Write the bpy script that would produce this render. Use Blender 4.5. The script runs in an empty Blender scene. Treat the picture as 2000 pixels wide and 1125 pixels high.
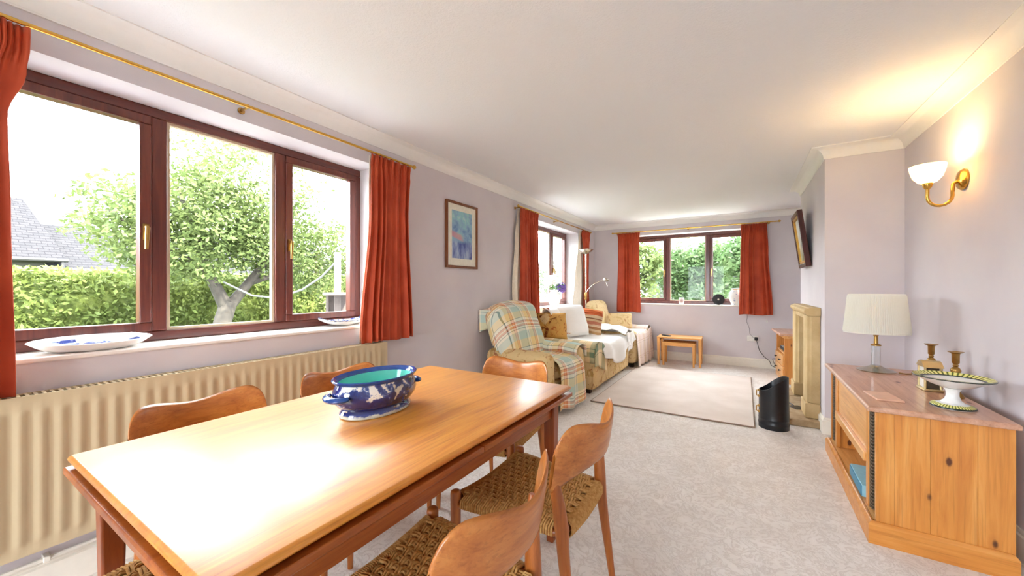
import bpy, bmesh, math, random
from mathutils import Vector, Matrix, noise
PI = math.pi
R = random.Random(7)
scene = bpy.context.scene
COL = scene.collection

# ------------------------------------------------------------------ camera
cam_d = bpy.data.cameras.new('camera')
cam_d.sensor_fit = 'HORIZONTAL'; cam_d.sensor_width = 36.0
cam_d.lens = 733.0 / 2000.0 * 36.0
cam_d.clip_start = 0.02; cam_d.clip_end = 300
cam = bpy.data.objects.new('camera', cam_d); COL.objects.link(cam)
cam.location = (0, 0, 1.22)
cam.rotation_euler = (PI/2, 0, math.atan(447.0/733.0))
scene.camera = cam

# ------------------------------------------------------------------ sky, sun, exposure
SKY = 9.0
world = bpy.data.worlds.new('sky'); scene.world = world; world.use_nodes = True
wn = world.node_tree.nodes; wl = world.node_tree.links
bg = wn['Background']
wtc = wn.new('ShaderNodeTexCoord'); wno = wn.new('ShaderNodeTexNoise')
wno.inputs['Scale'].default_value = 2.2; wno.inputs['Detail'].default_value = 5
wr = wn.new('ShaderNodeValToRGB')
wr.color_ramp.elements[0].position = 0.35; wr.color_ramp.elements[0].color = (0.78, 0.89, 1.0, 1)
wr.color_ramp.elements[1].position = 0.65; wr.color_ramp.elements[1].color = (0.97, 0.98, 1.0, 1)
wl.new(wtc.outputs['Generated'], wno.inputs['Vector']); wl.new(wno.outputs['Fac'], wr.inputs['Fac'])
wl.new(wr.outputs['Color'], bg.inputs['Color']); bg.inputs['Strength'].default_value = SKY

sun_d = bpy.data.lights.new('sun', 'SUN'); sun_d.energy = 14.0; sun_d.angle = 0.06; sun_d.color = (1.0, 0.94, 0.82)
sun = bpy.data.objects.new('sun', sun_d); COL.objects.link(sun)
sun.rotation_euler = (0, math.radians(38), math.radians(4))     # comes over the house from its closed side

def portal(loc, rot, sx, sy):
    d = bpy.data.lights.new('window_portal', 'AREA'); d.shape = 'RECTANGLE'; d.size = sx; d.size_y = sy
    d.cycles.is_portal = True
    o = bpy.data.objects.new('window_portal', d); COL.objects.link(o); o.location = loc; o.rotation_euler = rot
portal((-2.69, 1.015, 1.55), (0, -PI/2, 0), 1.25, 1.86)
portal((-2.69, 5.165, 1.55), (0, -PI/2, 0), 1.25, 1.86)
portal((-0.79, 7.20, 1.55), (-PI/2, 0, 0), 1.86, 1.25)
portal((-1.20, -2.61, 1.10), (PI/2, 0, 0), 1.42, 2.15)

scene.view_settings.view_transform = 'Standard'
scene.view_settings.look = 'None'
scene.view_settings.exposure = 1.42
scene.view_settings.gamma = 1.0
scene.view_settings.use_curve_mapping = False
scene.cycles.max_bounces = 10; scene.cycles.diffuse_bounces = 6; scene.cycles.transparent_max_bounces = 12
scene.cycles.sample_clamp_indirect = 12.0
scene.cycles.caustics_reflective = False; scene.cycles.caustics_refractive = False

# ------------------------------------------------------------------ helpers
def srgb(r, g, b):
    f = lambda c: (c/255.0/12.92) if c/255.0 <= 0.04045 else ((c/255.0+0.055)/1.055)**2.4
    return (f(r), f(g), f(b), 1.0)

class MB:
    def __init__(s): s.v = []; s.f = []; s.uv = {}
    def add(s, vs, fs, uvs=None):
        o = len(s.v); s.v += [tuple(p) for p in vs]
        for f in fs: s.f.append(tuple(i+o for i in f))
        if uvs:
            for i, u in enumerate(uvs): s.uv[o+i] = u
        return s
    def box(s, x0, x1, y0, y1, z0, z1):
        return s.add([(x0,y0,z0),(x1,y0,z0),(x1,y1,z0),(x0,y1,z0),(x0,y0,z1),(x1,y0,z1),(x1,y1,z1),(x0,y1,z1)],
                     [(0,3,2,1),(4,5,6,7),(0,1,5,4),(1,2,6,5),(2,3,7,6),(3,0,4,7)])
    def tube(s, pts, rad, n=8, cap=True, flat=1.0, closed=False):
        pts = [Vector(p) for p in pts]; m = len(pts)
        rr = rad if isinstance(rad, (list, tuple)) else [rad]*m
        vs = []; up0 = None
        for i, p in enumerate(pts):
            if closed: t = (pts[(i+1) % m]-pts[i-1])
            else: t = (pts[min(i+1, m-1)]-pts[max(i-1, 0)])
            t.normalize()
            if up0 is None:
                a = Vector((0,0,1)) if abs(t.z) < 0.9 else Vector((1,0,0))
                up = t.cross(a).normalized()
            else:
                up = (up0 - t*up0.dot(t))
                up = up.normalized() if up.length > 1e-6 else up0
            up0 = up; w = t.cross(up)
            for k in range(n):
                a = 2*PI*k/n
                vs.append(p + up*(math.cos(a)*rr[i]) + w*(math.sin(a)*rr[i]*flat))
        fs = []
        for i in range(m if closed else m-1):
            j = (i+1) % m
            for k in range(n):
                k2 = (k+1) % n
                fs.append((i*n+k, j*n+k, j*n+k2, i*n+k2))
        if cap and not closed:
            fs.append(tuple(range(n)))
            fs.append(tuple((m-1)*n+k for k in reversed(range(n))))
        return s.add(vs, [tuple(reversed(f)) for f in fs])
    def lathe(s, prof, n=32, c=(0,0,0), sx=1.0, sy=1.0, pleat=0.0, np_=0, cap=True):
        vs = []; fs = []; m = len(prof)
        for (r, z) in prof:
            for k in range(n):
                a = 2*PI*k/n; q = r*(1+pleat*math.cos(a*np_)) if pleat else r
                vs.append((c[0]+q*math.cos(a)*sx, c[1]+q*math.sin(a)*sy, c[2]+z))
        for i in range(m-1):
            for k in range(n):
                k2 = (k+1) % n
                fs.append((i*n+k, i*n+k2, (i+1)*n+k2, (i+1)*n+k))
        if cap and prof[0][0] > 1e-5: fs.append(tuple(reversed(range(n))))
        if cap and prof[-1][0] > 1e-5: fs.append(tuple((m-1)*n+k for k in range(n)))
        return s.add(vs, fs)
    def grid(s, fn, nu, nv, wrapu=False):
        vs = []; uvs = []; fs = []
        for j in range(nv+1):
            for i in range(nu+1):
                u, v = i/nu, j/nv
                q = fn(u, v)
                if len(q) == 5: uvs.append((q[3], q[4]))
                else: uvs.append((u, v))
                vs.append(q[:3])
        for j in range(nv):
            for i in range(nu):
                a = j*(nu+1)+i
                fs.append((a, a+1, a+nu+2, a+nu+1))
        return s.add(vs, fs, uvs)
    def prism(s, poly, axis, a0, a1):
        # poly: 2D outline, extruded along axis 0/1/2 from a0 to a1
        def mk(p, a):
            if axis == 0: return (a, p[0], p[1])
            if axis == 1: return (p[0], a, p[1])
            return (p[0], p[1], a)
        n = len(poly)
        vs = [mk(p, a0) for p in poly] + [mk(p, a1) for p in poly]
        fs = [tuple(range(n)), tuple(n+k for k in reversed(range(n)))]
        for k in range(n):
            k2 = (k+1) % n
            fs.append((k, n+k, n+k2, k2))
        return s.add(vs, fs)
    def rbox(s, c, size, r, n=6, bulge=0.0, wob=0.0, seed=0, keep=None, off=0.0, uvf=None):
        # rounded box: an n-grid on each face pressed onto a rounded outline
        hx, hy, hz = size[0]/2, size[1]/2, size[2]/2
        idx = {}; vs = []; fs = []; h = (hx, hy, hz)
        r = min(r, hx, hy, hz)
        def vid(p):
            k = tuple(round(q, 5) for q in p)
            if k in idx: return idx[k]
            q = [max(-(h[i]-r), min(h[i]-r, p[i])) for i in range(3)]
            d = Vector((p[0]-q[0], p[1]-q[1], p[2]-q[2]))
            d = d.normalized() if d.length > 1e-9 else Vector((0,0,0))
            P = Vector(q) + d*(r+off)
            if bulge:
                for i in range(3):
                    o = [j for j in range(3) if j != i]
                    w = max(0, 1-(P[o[0]]/h[o[0]])**2)*max(0, 1-(P[o[1]]/h[o[1]])**2)
                    P[i] += bulge*w*(1 if P[i] > 0 else -1)*(abs(P[i])/h[i])
            if wob:
                nv = noise.noise_vector(P*4.0+Vector((seed*7.1, seed*3.3, seed)))
                P += nv*wob
            idx[k] = len(vs); vs.append(P); return idx[k]
        for ax in range(3):
            o = [j for j in range(3) if j != ax]
            for sg in (-1, 1):
                for i in range(n):
                    for j in range(n):
                        q = []
                        for (a, b) in ((i,j),(i+1,j),(i+1,j+1),(i,j+1)):
                            p = [0,0,0]; p[ax] = sg*h[ax]
                            # finer towards the rounded rims
                            def sp(t): t = t*2-1; return (0.55*t+0.45*math.sin(t*PI/2))
                            p[o[0]] = sp(a/n)*h[o[0]]; p[o[1]] = sp(b/n)*h[o[1]]
                            q.append(vid(p))
                        flip = (sg > 0) != (ax == 1)
                        q = q if flip else q[::-1]
                        if len(set(q)) >= 3: fs.append(tuple(q))
        C = Vector(c)
        if keep: fs = [f for f in fs if keep(sum((vs[i] for i in f), Vector())/len(f) + C)]
        used = sorted({i for f in fs for i in f}); mp = {u: k for k, u in enumerate(used)}
        pv = [vs[u]+C for u in used]
        return s.add(pv, [tuple(mp[i] for i in f) for f in fs], [uvf(p) for p in pv] if uvf else None)
    def xf(s, M):
        s.v = [tuple(M @ Vector(p)) for p in s.v]; return s

def build(name, mb, mat, parent=None, smooth=True, bevel=0.0, angle=40, solid=0.0, mesh=None, kind=None, label=None):
    if mesh is None:
        mesh = bpy.data.meshes.new(name)
        mesh.from_pydata(mb.v, [], mb.f); mesh.validate()
        if mb.uv and len(mesh.loops):
            uvl = mesh.uv_layers.new(name='UVMap')
            for l in mesh.loops: uvl.data[l.index].uv = mb.uv.get(l.vertex_index, (0, 0))
        bm = bmesh.new(); bm.from_mesh(mesh); bmesh.ops.recalc_face_normals(bm, faces=bm.faces) if not mb.uv else None
        bm.to_mesh(mesh); bm.free()
        mesh.materials.append(mat)
        if smooth:
            mesh.polygons.foreach_set('use_smooth', [True]*len(mesh.polygons))
            try: mesh.set_sharp_from_angle(angle=math.radians(angle))
            except Exception: pass
        mesh.update()
    o = bpy.data.objects.new(name, mesh); COL.objects.link(o)
    if parent is not None: o.parent = parent
    if solid:
        m = o.modifiers.new('solid', 'SOLIDIFY'); m.thickness = solid; m.offset = 0
    if bevel:
        m = o.modifiers.new('bevel', 'BEVEL'); m.width = bevel; m.segments = 2; m.limit_method = 'ANGLE'; m.angle_limit = math.radians(40)
    if kind: o['kind'] = kind
    if label: o['label'] = label
    return o

def tag(o, label, cat, group=None):
    o['label'] = label; o['category'] = cat
    if group: o['group'] = group
    return o
def thing(name, label, cat, loc=(0,0,0), rz=0.0, group=None):
    o = bpy.data.objects.new(name, None); COL.objects.link(o)
    o.empty_display_size = 0.1; o.location = loc; o.rotation_euler = (0,0,rz)
    return tag(o, label, cat, group)
def struct(name, mb, mat, parent=None, **k):
    return build(name, mb, mat, parent, kind='structure' if parent is None else None, **k)
def structroot(name):
    o = bpy.data.objects.new(name, None); COL.objects.link(o); o['kind'] = 'structure'; return o

# ------------------------------------------------------------------ materials
MATS = {}
class NT:
    def __init__(s, name):
        s.m = bpy.data.materials.new(name); s.m.use_nodes = True
        s.n = s.m.node_tree.nodes; s.l = s.m.node_tree.links
        s.b = s.n['Principled BSDF']; s.out = s.n['Material Output']
        MATS[name] = s.m
    def node(s, t, **k):
        n = s.n.new(t)
        for a, b in k.items():
            if a in n.inputs.keys() if hasattr(n.inputs, 'keys') else False: n.inputs[a].default_value = b
            else: setattr(n, a, b)
        return n
    def coord(s, kind='Object', scale=(1,1,1), rot=(0,0,0), loc=(0,0,0)):
        c = s.n.new('ShaderNodeTexCoord'); m = s.n.new('ShaderNodeMapping')
        m.inputs['Scale'].default_value = scale; m.inputs['Rotation'].default_value = rot; m.inputs['Location'].default_value = loc
        s.l.new(c.outputs[kind], m.inputs['Vector']); return m.outputs['Vector']
    def noise(s, vec, scale, detail=3, rough=0.5, dist=0.0):
        n = s.n.new('ShaderNodeTexNoise'); s.l.new(vec, n.inputs['Vector'])
        n.inputs['Scale'].default_value = scale; n.inputs['Detail'].default_value = detail
        n.inputs['Roughness'].default_value = rough; n.inputs['Distortion'].default_value = dist
        return n.outputs['Fac']
    def ramp(s, fac, stops, interp='LINEAR'):
        n = s.n.new('ShaderNodeValToRGB'); n.color_ramp.interpolation = interp
        e = n.color_ramp.elements
        while len(e) > 1: e.remove(e[-1])
        e[0].position = stops[0][0]; e[0].color = stops[0][1]
        for p, c in stops[1:]:
            q = e.new(p); q.color = c
        s.l.new(fac, n.inputs['Fac']); return n.outputs['Color']
    def mix(s, fac, a, b, mode='MIX'):
        n = s.n.new('ShaderNodeMix'); n.data_type = 'RGBA'; n.blend_type = mode
        for sock, v in ((n.inputs['Factor'], fac), (n.inputs[6], a), (n.inputs[7], b)):
            if hasattr(v, 'is_linked') or hasattr(v, 'links'): s.l.new(v, sock)
            else: sock.default_value = v
        return n.outputs[2]
    def math(s, op, a, b=0.0):
        n = s.n.new('ShaderNodeMath'); n.operation = op
        for sock, v in ((n.inputs[0], a), (n.inputs[1], b)):
            if hasattr(v, 'links'): s.l.new(v, sock)
            else: sock.default_value = v
        return n.outputs[0]
    def sep(s, vec):
        n = s.n.new('ShaderNodeSeparateXYZ'); s.l.new(vec, n.inputs[0]); return n.outputs
    def color(s, c):
        if hasattr(c, 'links'): s.l.new(c, s.b.inputs['Base Color'])
        else: s.b.inputs['Base Color'].default_value = c
        return s
    def set(s, rough=0.5, metal=0.0, spec=0.5, **k):
        s.b.inputs['Roughness'].default_value = rough; s.b.inputs['Metallic'].default_value = metal
        s.b.inputs['Specular IOR Level'].default_value = spec
        for a, b in k.items(): s.b.inputs[a.replace('_', ' ')].default_value = b
        return s
    def bump(s, h, strength=0.3, dist=0.01):
        n = s.n.new('ShaderNodeBump'); n.inputs['Strength'].default_value = strength; n.inputs['Distance'].default_value = dist
        s.l.new(h, n.inputs['Height']); s.l.new(n.outputs['Normal'], s.b.inputs['Normal']); return s

def plain(name, c, rough=0.5, metal=0.0, spec=0.5, var=0.06, vs=30.0, bump=0.0, bs=200.0, **k):
    t = NT(name); v = t.coord('Object')
    f = t.noise(v, vs, 3)
    lo = tuple(max(0, q*(1-var)) for q in c[:3])+(1,); hi = tuple(min(1, q*(1+var)) for q in c[:3])+(1,)
    t.color(t.ramp(f, [(0.3, lo), (0.7, hi)])).set(rough, metal, spec, **k)
    if bump: t.bump(t.noise(v, bs, 2), bump, 0.004)
    return t.m

def wood(name, c0, c1, c2, axis=1, scale=1.0, rough=0.35, spec=0.5, knots=False, coat=0.0, kcol=(90,45,20), cr=0.12, kf_ax=None):
    t = NT(name)
    sc = [14*scale]*3; sc[axis] = 1.1*scale
    v = t.coord('Object', tuple(sc))
    f1 = t.noise(v, 2.2, 6, 0.62, 0.6)
    sc2 = [90*scale]*3; sc2[axis] = 2.5*scale
    f2 = t.noise(t.coord('Object', tuple(sc2)), 1.6, 3, 0.6)
    base = t.ramp(f1, [(0.28, c0), (0.5, c1), (0.74, c2)])
    pores = t.ramp(f2, [(0.30, (0.62,0.55,0.5,1)), (0.48, (1,1,1,1))])
    col = t.mix(0.55, base, pores, 'MULTIPLY')
    if knots:
        ks = [3.4]*3; ks[axis] = 1.7
        if kf_ax is not None: ks[kf_ax] = 0.25
        vn = t.n.new('ShaderNodeTexVoronoi'); vn.inputs['Scale'].default_value = 2.3
        t.l.new(t.coord('Object', tuple(ks), loc=(0.37,0.21,0.13)), vn.inputs['Vector'])
        kf = t.ramp(vn.outputs['Distance'], [(0.06, (1,1,1,1)), (0.10, (0,0,0,1))])
        kr = t.ramp(vn.outputs['Distance'], [(0.05, (0.35,0.35,0.35,1)), (0.20, (0,0,0,1))])
        col = t.mix(kr, col, srgb(170,100,45))
        col = t.mix(kf, col, srgb(*kcol))
    t.color(col).set(rough, 0, spec, Coat_Weight=coat, Coat_Roughness=cr)
    t.bump(f2, 0.06, 0.002)
    return t.m

# walls, ceiling, carpet
def m_wall():
    t = NT('lavender_wall_paint'); v = t.coord('Object')
    f = t.noise(v, 3.0, 4); f2 = t.noise(v, 160.0, 2)
    t.color(t.ramp(f, [(0.3, srgb(211,204,210)), (0.7, srgb(218,212,216))])).set(0.75, 0, 0.25)
    t.bump(f2, 0.12, 0.002); return t.m
M_WALL = m_wall()
def m_ceil():
    t = NT('textured_ceiling_paint'); v = t.coord('Object')
    f2 = t.noise(v, 95.0, 4, 0.6)
    t.color(srgb(235,235,238)).set(0.85, 0, 0.2); t.bump(f2, 0.35, 0.006); return t.m
M_CEIL = m_ceil()
M_COVE = plain('cornice_paint', srgb(240,238,236), 0.7, 0, 0.25, var=0.01)
M_GLOSSW = plain('white_gloss_paint', srgb(238,233,222), 0.35, 0, 0.4, var=0.02)
M_SILL = plain('sill_paint', srgb(240,234,228), 0.45, 0, 0.4, var=0.02)
def m_carpet():
    t = NT('sculpted_carpet'); v = t.coord('Object')
    w = t.noise(v, 4.0, 4, 0.6, 1.2)
    a = t.noise(v, 11.0, 4, 0.65, 2.2); fine = t.noise(v, 260.0, 2, 0.7)
    lines = t.ramp(a, [(0.44, (0,0,0,1)), (0.50, (1,1,1,1)), (0.56, (0,0,0,1))])
    base = t.ramp(w, [(0.3, srgb(226,219,212)), (0.7, srgb(240,235,230))])
    t.color(t.mix(t.math('MULTIPLY', lines, 0.50), base, srgb(196,184,174))).set(0.95, 0, 0.1, Sheen_Weight=0.15)
    h = t.math('ADD', t.math('MULTIPLY', lines, -0.6), t.math('MULTIPLY', fine, 0.5))
    t.bump(h, 0.45, 0.008); return t.m
M_CARPET = m_carpet()
def m_rug():
    t = NT('rug_wool'); v = t.coord('Object'); f = t.noise(v, 3.5, 4); fine = t.noise(v, 240.0, 2)
    t.color(t.ramp(f, [(0.3, srgb(222,208,198)), (0.7, srgb(234,222,214))])).set(0.95, 0, 0.1); t.bump(fine, 0.5, 0.008); return t.m
M_RUG = m_rug()
M_RUGEDGE = plain('rug_binding', srgb(150,128,112), 0.9)
M_WINWOOD = wood('mahogany_window_wood', srgb(74,30,24), srgb(98,42,32), srgb(122,58,42), axis=2, rough=0.3, coat=0.3)
M_WINWOODH = wood('mahogany_window_rail', srgb(74,30,24), srgb(98,42,32), srgb(122,58,42), axis=1, rough=0.3, coat=0.3)
def m_glass():
    t = NT('window_glass'); tr = t.n.new('ShaderNodeBsdfTransparent'); gl = t.n.new('ShaderNodeBsdfGlossy')
    tr.inputs['Color'].default_value = (0.97, 0.985, 0.98, 1); gl.inputs['Roughness'].default_value = 0.02
    lw = t.n.new('ShaderNodeLayerWeight'); lw.inputs['Blend'].default_value = 0.5
    fr = t.n.new('ShaderNodeMath'); fr.operation = 'MULTIPLY_ADD'; fr.inputs[1].default_value = 0.35; fr.inputs[2].default_value = 0.008
    t.l.new(t.math('POWER', lw.outputs['Facing'], 4.0), fr.inputs[0])
    mx = t.n.new('ShaderNodeMixShader'); t.l.new(fr.outputs[0], mx.inputs[0]); t.l.new(tr.outputs[0], mx.inputs[1]); t.l.new(gl.outputs[0], mx.inputs[2])
    t.l.new(mx.outputs[0], t.out.inputs['Surface']); return t.m
M_GLASS = m_glass()
M_BRASS = plain('polished_brass', srgb(214,170,84), 0.22, 1.0, var=0.05)
M_OLDBRASS = plain('aged_brass', srgb(176,138,78), 0.3, 1.0, var=0.12, vs=60)
M_CHROME = plain('brushed_nickel', srgb(190,184,172), 0.25, 1.0, var=0.04)
M_RAD = plain('cream_radiator_enamel', srgb(200,182,148), 0.6, 0, 0.3, var=0.01)
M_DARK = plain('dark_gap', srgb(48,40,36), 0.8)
M_BLACK = plain('black_enamel', srgb(24,25,30), 0.3, 0, 0.5)
M_BLACKPL = plain('black_plastic', srgb(30,30,34), 0.5)
M_WHITEPL = plain('white_plastic', srgb(236,234,230), 0.4)
M_PAPER = plain('white_paper', srgb(246,244,242), 0.8)
M_TEAK = wood('teak_table_top', srgb(186,106,26), srgb(212,136,40), srgb(226,160,60), axis=1, rough=0.5, spec=0.3, coat=1.0, cr=0.30)
M_TEAKD = wood('teak_rail', srgb(138,68,28), srgb(162,88,36), srgb(182,108,48), axis=1, rough=0.34)
M_TEAKX = wood('teak_cross_rail', srgb(138,68,28), srgb(162,88,36), srgb(182,108,48), axis=0, rough=0.34)
M_TEAKZ = wood('teak_leg', srgb(116,52,24), srgb(144,70,30), srgb(166,88,40), axis=2, rough=0.34)
M_CHAIRB = wood('teak_chair_back', srgb(160,88,34), srgb(186,112,48), srgb(206,136,66), axis=0, rough=0.32, coat=0.2)
M_CHAIRL = wood('teak_chair_leg', srgb(140,72,28), srgb(168,94,38), srgb(188,114,52), axis=2, rough=0.34)
def m_cord():
    t = NT('paper_cord'); v = t.coord('Object'); f = t.noise(v, 90, 3)
    t.color(t.ramp(f, [(0.3, srgb(172,122,62)), (0.7, srgb(212,168,104))])).set(0.7, 0, 0.3); t.bump(t.noise(v, 400, 2), 0.3, 0.002); return t.m
M_CORD = m_cord()
M_PINEZ = wood('pine_board', srgb(194,118,48), srgb(212,140,62), srgb(226,162,86), axis=2, scale=0.8, rough=0.35, knots=True, coat=0.15, kf_ax=1)
M_PINEX = wood('pine_board_cross', srgb(194,118,48), srgb(212,140,62), srgb(226,162,86), axis=0, scale=0.8, rough=0.35, knots=True, coat=0.15, kf_ax=1)
M_PINEY = wood('pine_board_long', srgb(206,140,72), srgb(224,164,96), srgb(236,184,120), axis=1, scale=0.8, rough=0.35, knots=True, coat=0.15, kf_ax=0)
M_PINETOP = wood('lit_pine_top', srgb(182,132,104), srgb(202,154,126), srgb(216,172,146), axis=1, scale=0.8, rough=0.36, knots=True, coat=0.35, kf_ax=2, kcol=(110,62,44))  # paler pinkish tone puts blurred reflected light into the colour
M_OAKX = wood('light_oak', srgb(206,140,66), srgb(226,164,88), srgb(238,184,112), axis=0, rough=0.35)
M_OAKZ = wood('light_oak_leg', srgb(206,140,66), srgb(226,164,88), srgb(238,184,112), axis=2, rough=0.35)
def m_curtain():
    t = NT('terracotta_curtain_cotton'); v = t.coord('Object'); f = t.noise(v, 6, 3)
    t.color(t.ramp(f, [(0.3, srgb(170,62,34)), (0.7, srgb(192,80,48))])).set(0.6, 0, 0.3, Sheen_Weight=0.5, Sheen_Roughness=0.4)
    t.b.inputs['Sheen Tint'].default_value = srgb(240,150,120)
    t.bump(t.noise(v, 500, 1), 0.1, 0.001); return t.m
M_CURT = m_curtain()
M_LINING = plain('cream_curtain_lining', srgb(238,228,212), 0.85, 0, 0.2)
def m_floral(name, a, b, c):
    t = NT(name); v = t.coord('Object')
    f = t.noise(v, 9, 4, 0.6, 0.8); g = t.noise(t.coord('Object', loc=(3,1,2)), 14, 4, 0.65, 1.2)
    base = t.mix(t.ramp(f, [(0.54, (0,0,0,1)), (0.62, (1,1,1,1))]), a, b)
    t.color(t.mix(t.ramp(g, [(0.58, (0,0,0,1)), (0.64, (0.9,0.9,0.9,1))]), base, c)).set(0.9, 0, 0.15)
    t.bump(t.noise(v, 350, 2), 0.25, 0.003); return t.m
M_FLORAL = m_floral('faded_floral_upholstery', srgb(222,194,142), srgb(196,158,98), srgb(168,96,62))
M_FLORALP = m_floral('pale_floral_upholstery', srgb(228,204,156), srgb(212,184,130), srgb(192,146,104))
def plaid(name, uu, vv, bump=0.3, k=(1,1)):
    t = NT(name); c = t.coord('UV'); s = t.sep(c)
    fu = t.math('FRACT', t.math('MULTIPLY', s[0], k[0])); fv = t.math('FRACT', t.math('MULTIPLY', s[1], k[1]))
    cu = t.ramp(fu, uu, 'CONSTANT'); cv = t.ramp(fv, vv, 'CONSTANT')
    col = t.mix(0.5, cu, cv)
    t.color(col).set(0.95, 0, 0.1, Sheen_Weight=0.2)
    t.bump(t.noise(t.coord('UV'), 160, 2), bump, 0.004); return t.m
_cr, _ye, _te, _rd, _gn, _or = srgb(246,238,218), srgb(236,212,150), srgb(186,208,196), srgb(170,72,52), srgb(60,84,76), srgb(226,150,104)
M_PLAID = plaid('yellow_teal_tartan',
    [(0,_ye),(0.22,_gn),(0.235,_or),(0.29,_ye),(0.31,_or),(0.36,_rd),(0.375,_cr),(0.44,_te),(0.80,_gn),(0.815,_te),(0.86,_cr),(0.94,_gn),(0.955,_cr)],
    [(0,_cr),(0.08,_gn),(0.10,_cr),(0.16,_rd),(0.18,_or),(0.24,_cr),(0.28,_or),(0.34,_rd),(0.36,_cr),(0.46,_gn),(0.48,_ye),(0.74,_te)], k=(3.2, 3.2))
_sg, _bg2 = srgb(120,140,112), srgb(238,214,166)
M_PLAIDG = plaid('green_beige_check',
    [(0,_sg),(0.34,_bg2),(0.62,_gn),(0.635,_bg2),(0.70,_sg),(0.72,_bg2)],
    [(0,_bg2),(0.30,_sg),(0.56,_bg2),(0.66,_gn),(0.68,_bg2)], k=(4.0, 3.0))
_pk, _lw = srgb(238,222,212), srgb(204,160,140)
M_PLAIDP = plaid('pale_pink_check',
    [(0,_pk),(0.30,_lw),(0.34,_pk),(0.44,srgb(150,120,110)),(0.46,_pk),(0.62,srgb(232,206,160)),(0.72,_pk)],
    [(0,_pk),(0.36,_lw),(0.40,_pk),(0.52,srgb(150,120,110)),(0.54,_pk)], k=(4.0, 4.0))
def m_throw():
    t = NT('white_wool_throw'); v = t.coord('Object')
    t.color(srgb(249,247,243)).set(0.95, 0, 0.1, Sheen_Weight=0.3)
    t.bump(t.noise(v, 120, 3, 0.7), 0.5, 0.006); return t.m
M_WHITE = m_throw()
M_PORC = plain('white_glazed_porcelain', srgb(240,240,238), 0.12, 0, 0.6, var=0.02)
# ------------------------------------------------------------------ the room shell
WL, WR, YF, YB, ZC = -2.38, 1.08, 6.89, -2.30, 2.385
CHX, CHY0, CHY1 = 0.60, 4.05, 5.53
Z0, Z1 = 0.945, 2.155                       # window openings: sill and head

struct('floor', MB().box(WL-0.3, WR+0.3, YB-0.3, YF+0.3, -0.12, 0.0), M_CARPET, smooth=False)
struct('ceiling', MB().box(WL-0.3, WR+0.3, YB-0.3, YF+0.3, ZC, ZC+0.15), M_CEIL, smooth=False)

def wall_run(mb, mk, a0, a1, holes):
    # mk(a0,a1,z0,z1) adds a block; holes: (a0,a1,z0,z1)
    p = a0
    for (h0, h1, z0, z1) in sorted(holes):
        mk(p, h0, 0, ZC); mk(h0, h1, 0, z0) if z0 > 0.001 else None; mk(h0, h1, z1, ZC); p = h1
    mk(p, a1, 0, ZC)
W1, W2, W3 = (0.10, 1.93), (4.25, 6.08), (-1.705, 0.125)
mb = MB(); wall_run(mb, lambda a, b, c, d: mb.box(WL-0.30, WL, a, b, c, d), YB-0.3, YF+0.3, [W1+(Z0-0.02, Z1), W2+(Z0-0.02, Z1)])
struct('wall_left', mb, M_WALL, smooth=False)
mb = MB(); wall_run(mb, lambda a, b, c, d: mb.box(a, b, YF, YF+0.30, c, d), WL, WR, [W3+(Z0-0.02, Z1)])
struct('wall_far', mb, M_WALL, smooth=False)
struct('wall_right', MB().box(WR, WR+0.3, YB-0.3, YF+0.3, 0, ZC), M_WALL, smooth=False)
mb = MB(); wall_run(mb, lambda a, b, c, d: mb.box(a, b, YB-0.30, YB, c, d), WL, WR, [(-1.9, -0.5, 0.0, 2.15)])
struct('wall_back', mb, M_WALL, smooth=False)
mb = MB()
mb.box(CHX, WR, CHY0, 4.50, 0, ZC).box(CHX, WR, 5.05, CHY1, 0, ZC).box(CHX, WR, 4.50, 5.05, 0.78, ZC)
chim = struct('wall_chimney', mb, M_WALL, smooth=False)
mb = MB().box(0.98, 1.07, 4.50, 5.05, 0.06, 0.78).box(CHX+0.02, 0.98, 4.501, 4.515, 0.06, 0.779).box(CHX+0.02, 0.98, 5.035, 5.049, 0.06, 0.779).box(CHX+0.02, 0.98, 4.515, 5.035, 0.765, 0.779)
build('firebox_lining', mb, plain('sooty_brick', srgb(70,58,50), 0.9), chim, smooth=False)

def sweep(mb, path, prof, closed=False):
    # path in plan, room interior on the right hand of travel; prof: (distance from wall, z)
    n = len(path); P = [Vector(p) for p in path]; rows = []
    for i in range(n):
        def nrm(a, b):
            t = (b-a).normalized(); return Vector((t.y, -t.x))
        n0 = nrm(P[i-1], P[i]) if (i > 0 or closed) else None
        n1 = nrm(P[i], P[(i+1) % n]) if (i < n-1 or closed) else None
        if n0 is None: m = n1
        elif n1 is None: m = n0
        else: m = (n0+n1); m = m/ max(0.2, (1+n0.dot(n1)))
        rows.append([(P[i].x+m.x*d, P[i].y+m.y*d, z) for d, z in prof])
    k = len(prof); vs = [q for r in rows for q in r]; fs = []
    for i in range(n if closed else n-1):
        j = (i+1) % n
        for a in range(k):
            b = (a+1) % k
            fs.append((i*k+a, j*k+a, j*k+b, i*k+b))
    if not closed: fs += [tuple(range(k)), tuple((n-1)*k+a for a in reversed(range(k)))]
    return mb.add(vs, fs)
cove = [(0.0, 2.298), (0.0, ZC+0.002), (0.098, ZC+0.002), (0.098, ZC-0.006), (0.088, ZC-0.008)]
for i in range(1, 9):
    a = i/8*PI/2
    cove.append((0.086-0.076*math.sin(a)+0.0, ZC-0.009-0.070*(1-math.cos(a))))
cove += [(0.009, 2.305), (0.008, 2.298)]
loop = [(WL,YB),(WL,YF),(WR,YF),(WR,CHY1),(CHX,CHY1),(CHX,CHY0),(WR,CHY0),(WR,YB)]
struct('trim_1', sweep(MB(), loop, cove, True), M_COVE, angle=30)
skirt = [(0,0.0),(0,0.135),(0.006,0.135),(0.010,0.128),(0.010,0.118),(0.018,0.112),(0.018,0.0)]
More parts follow.
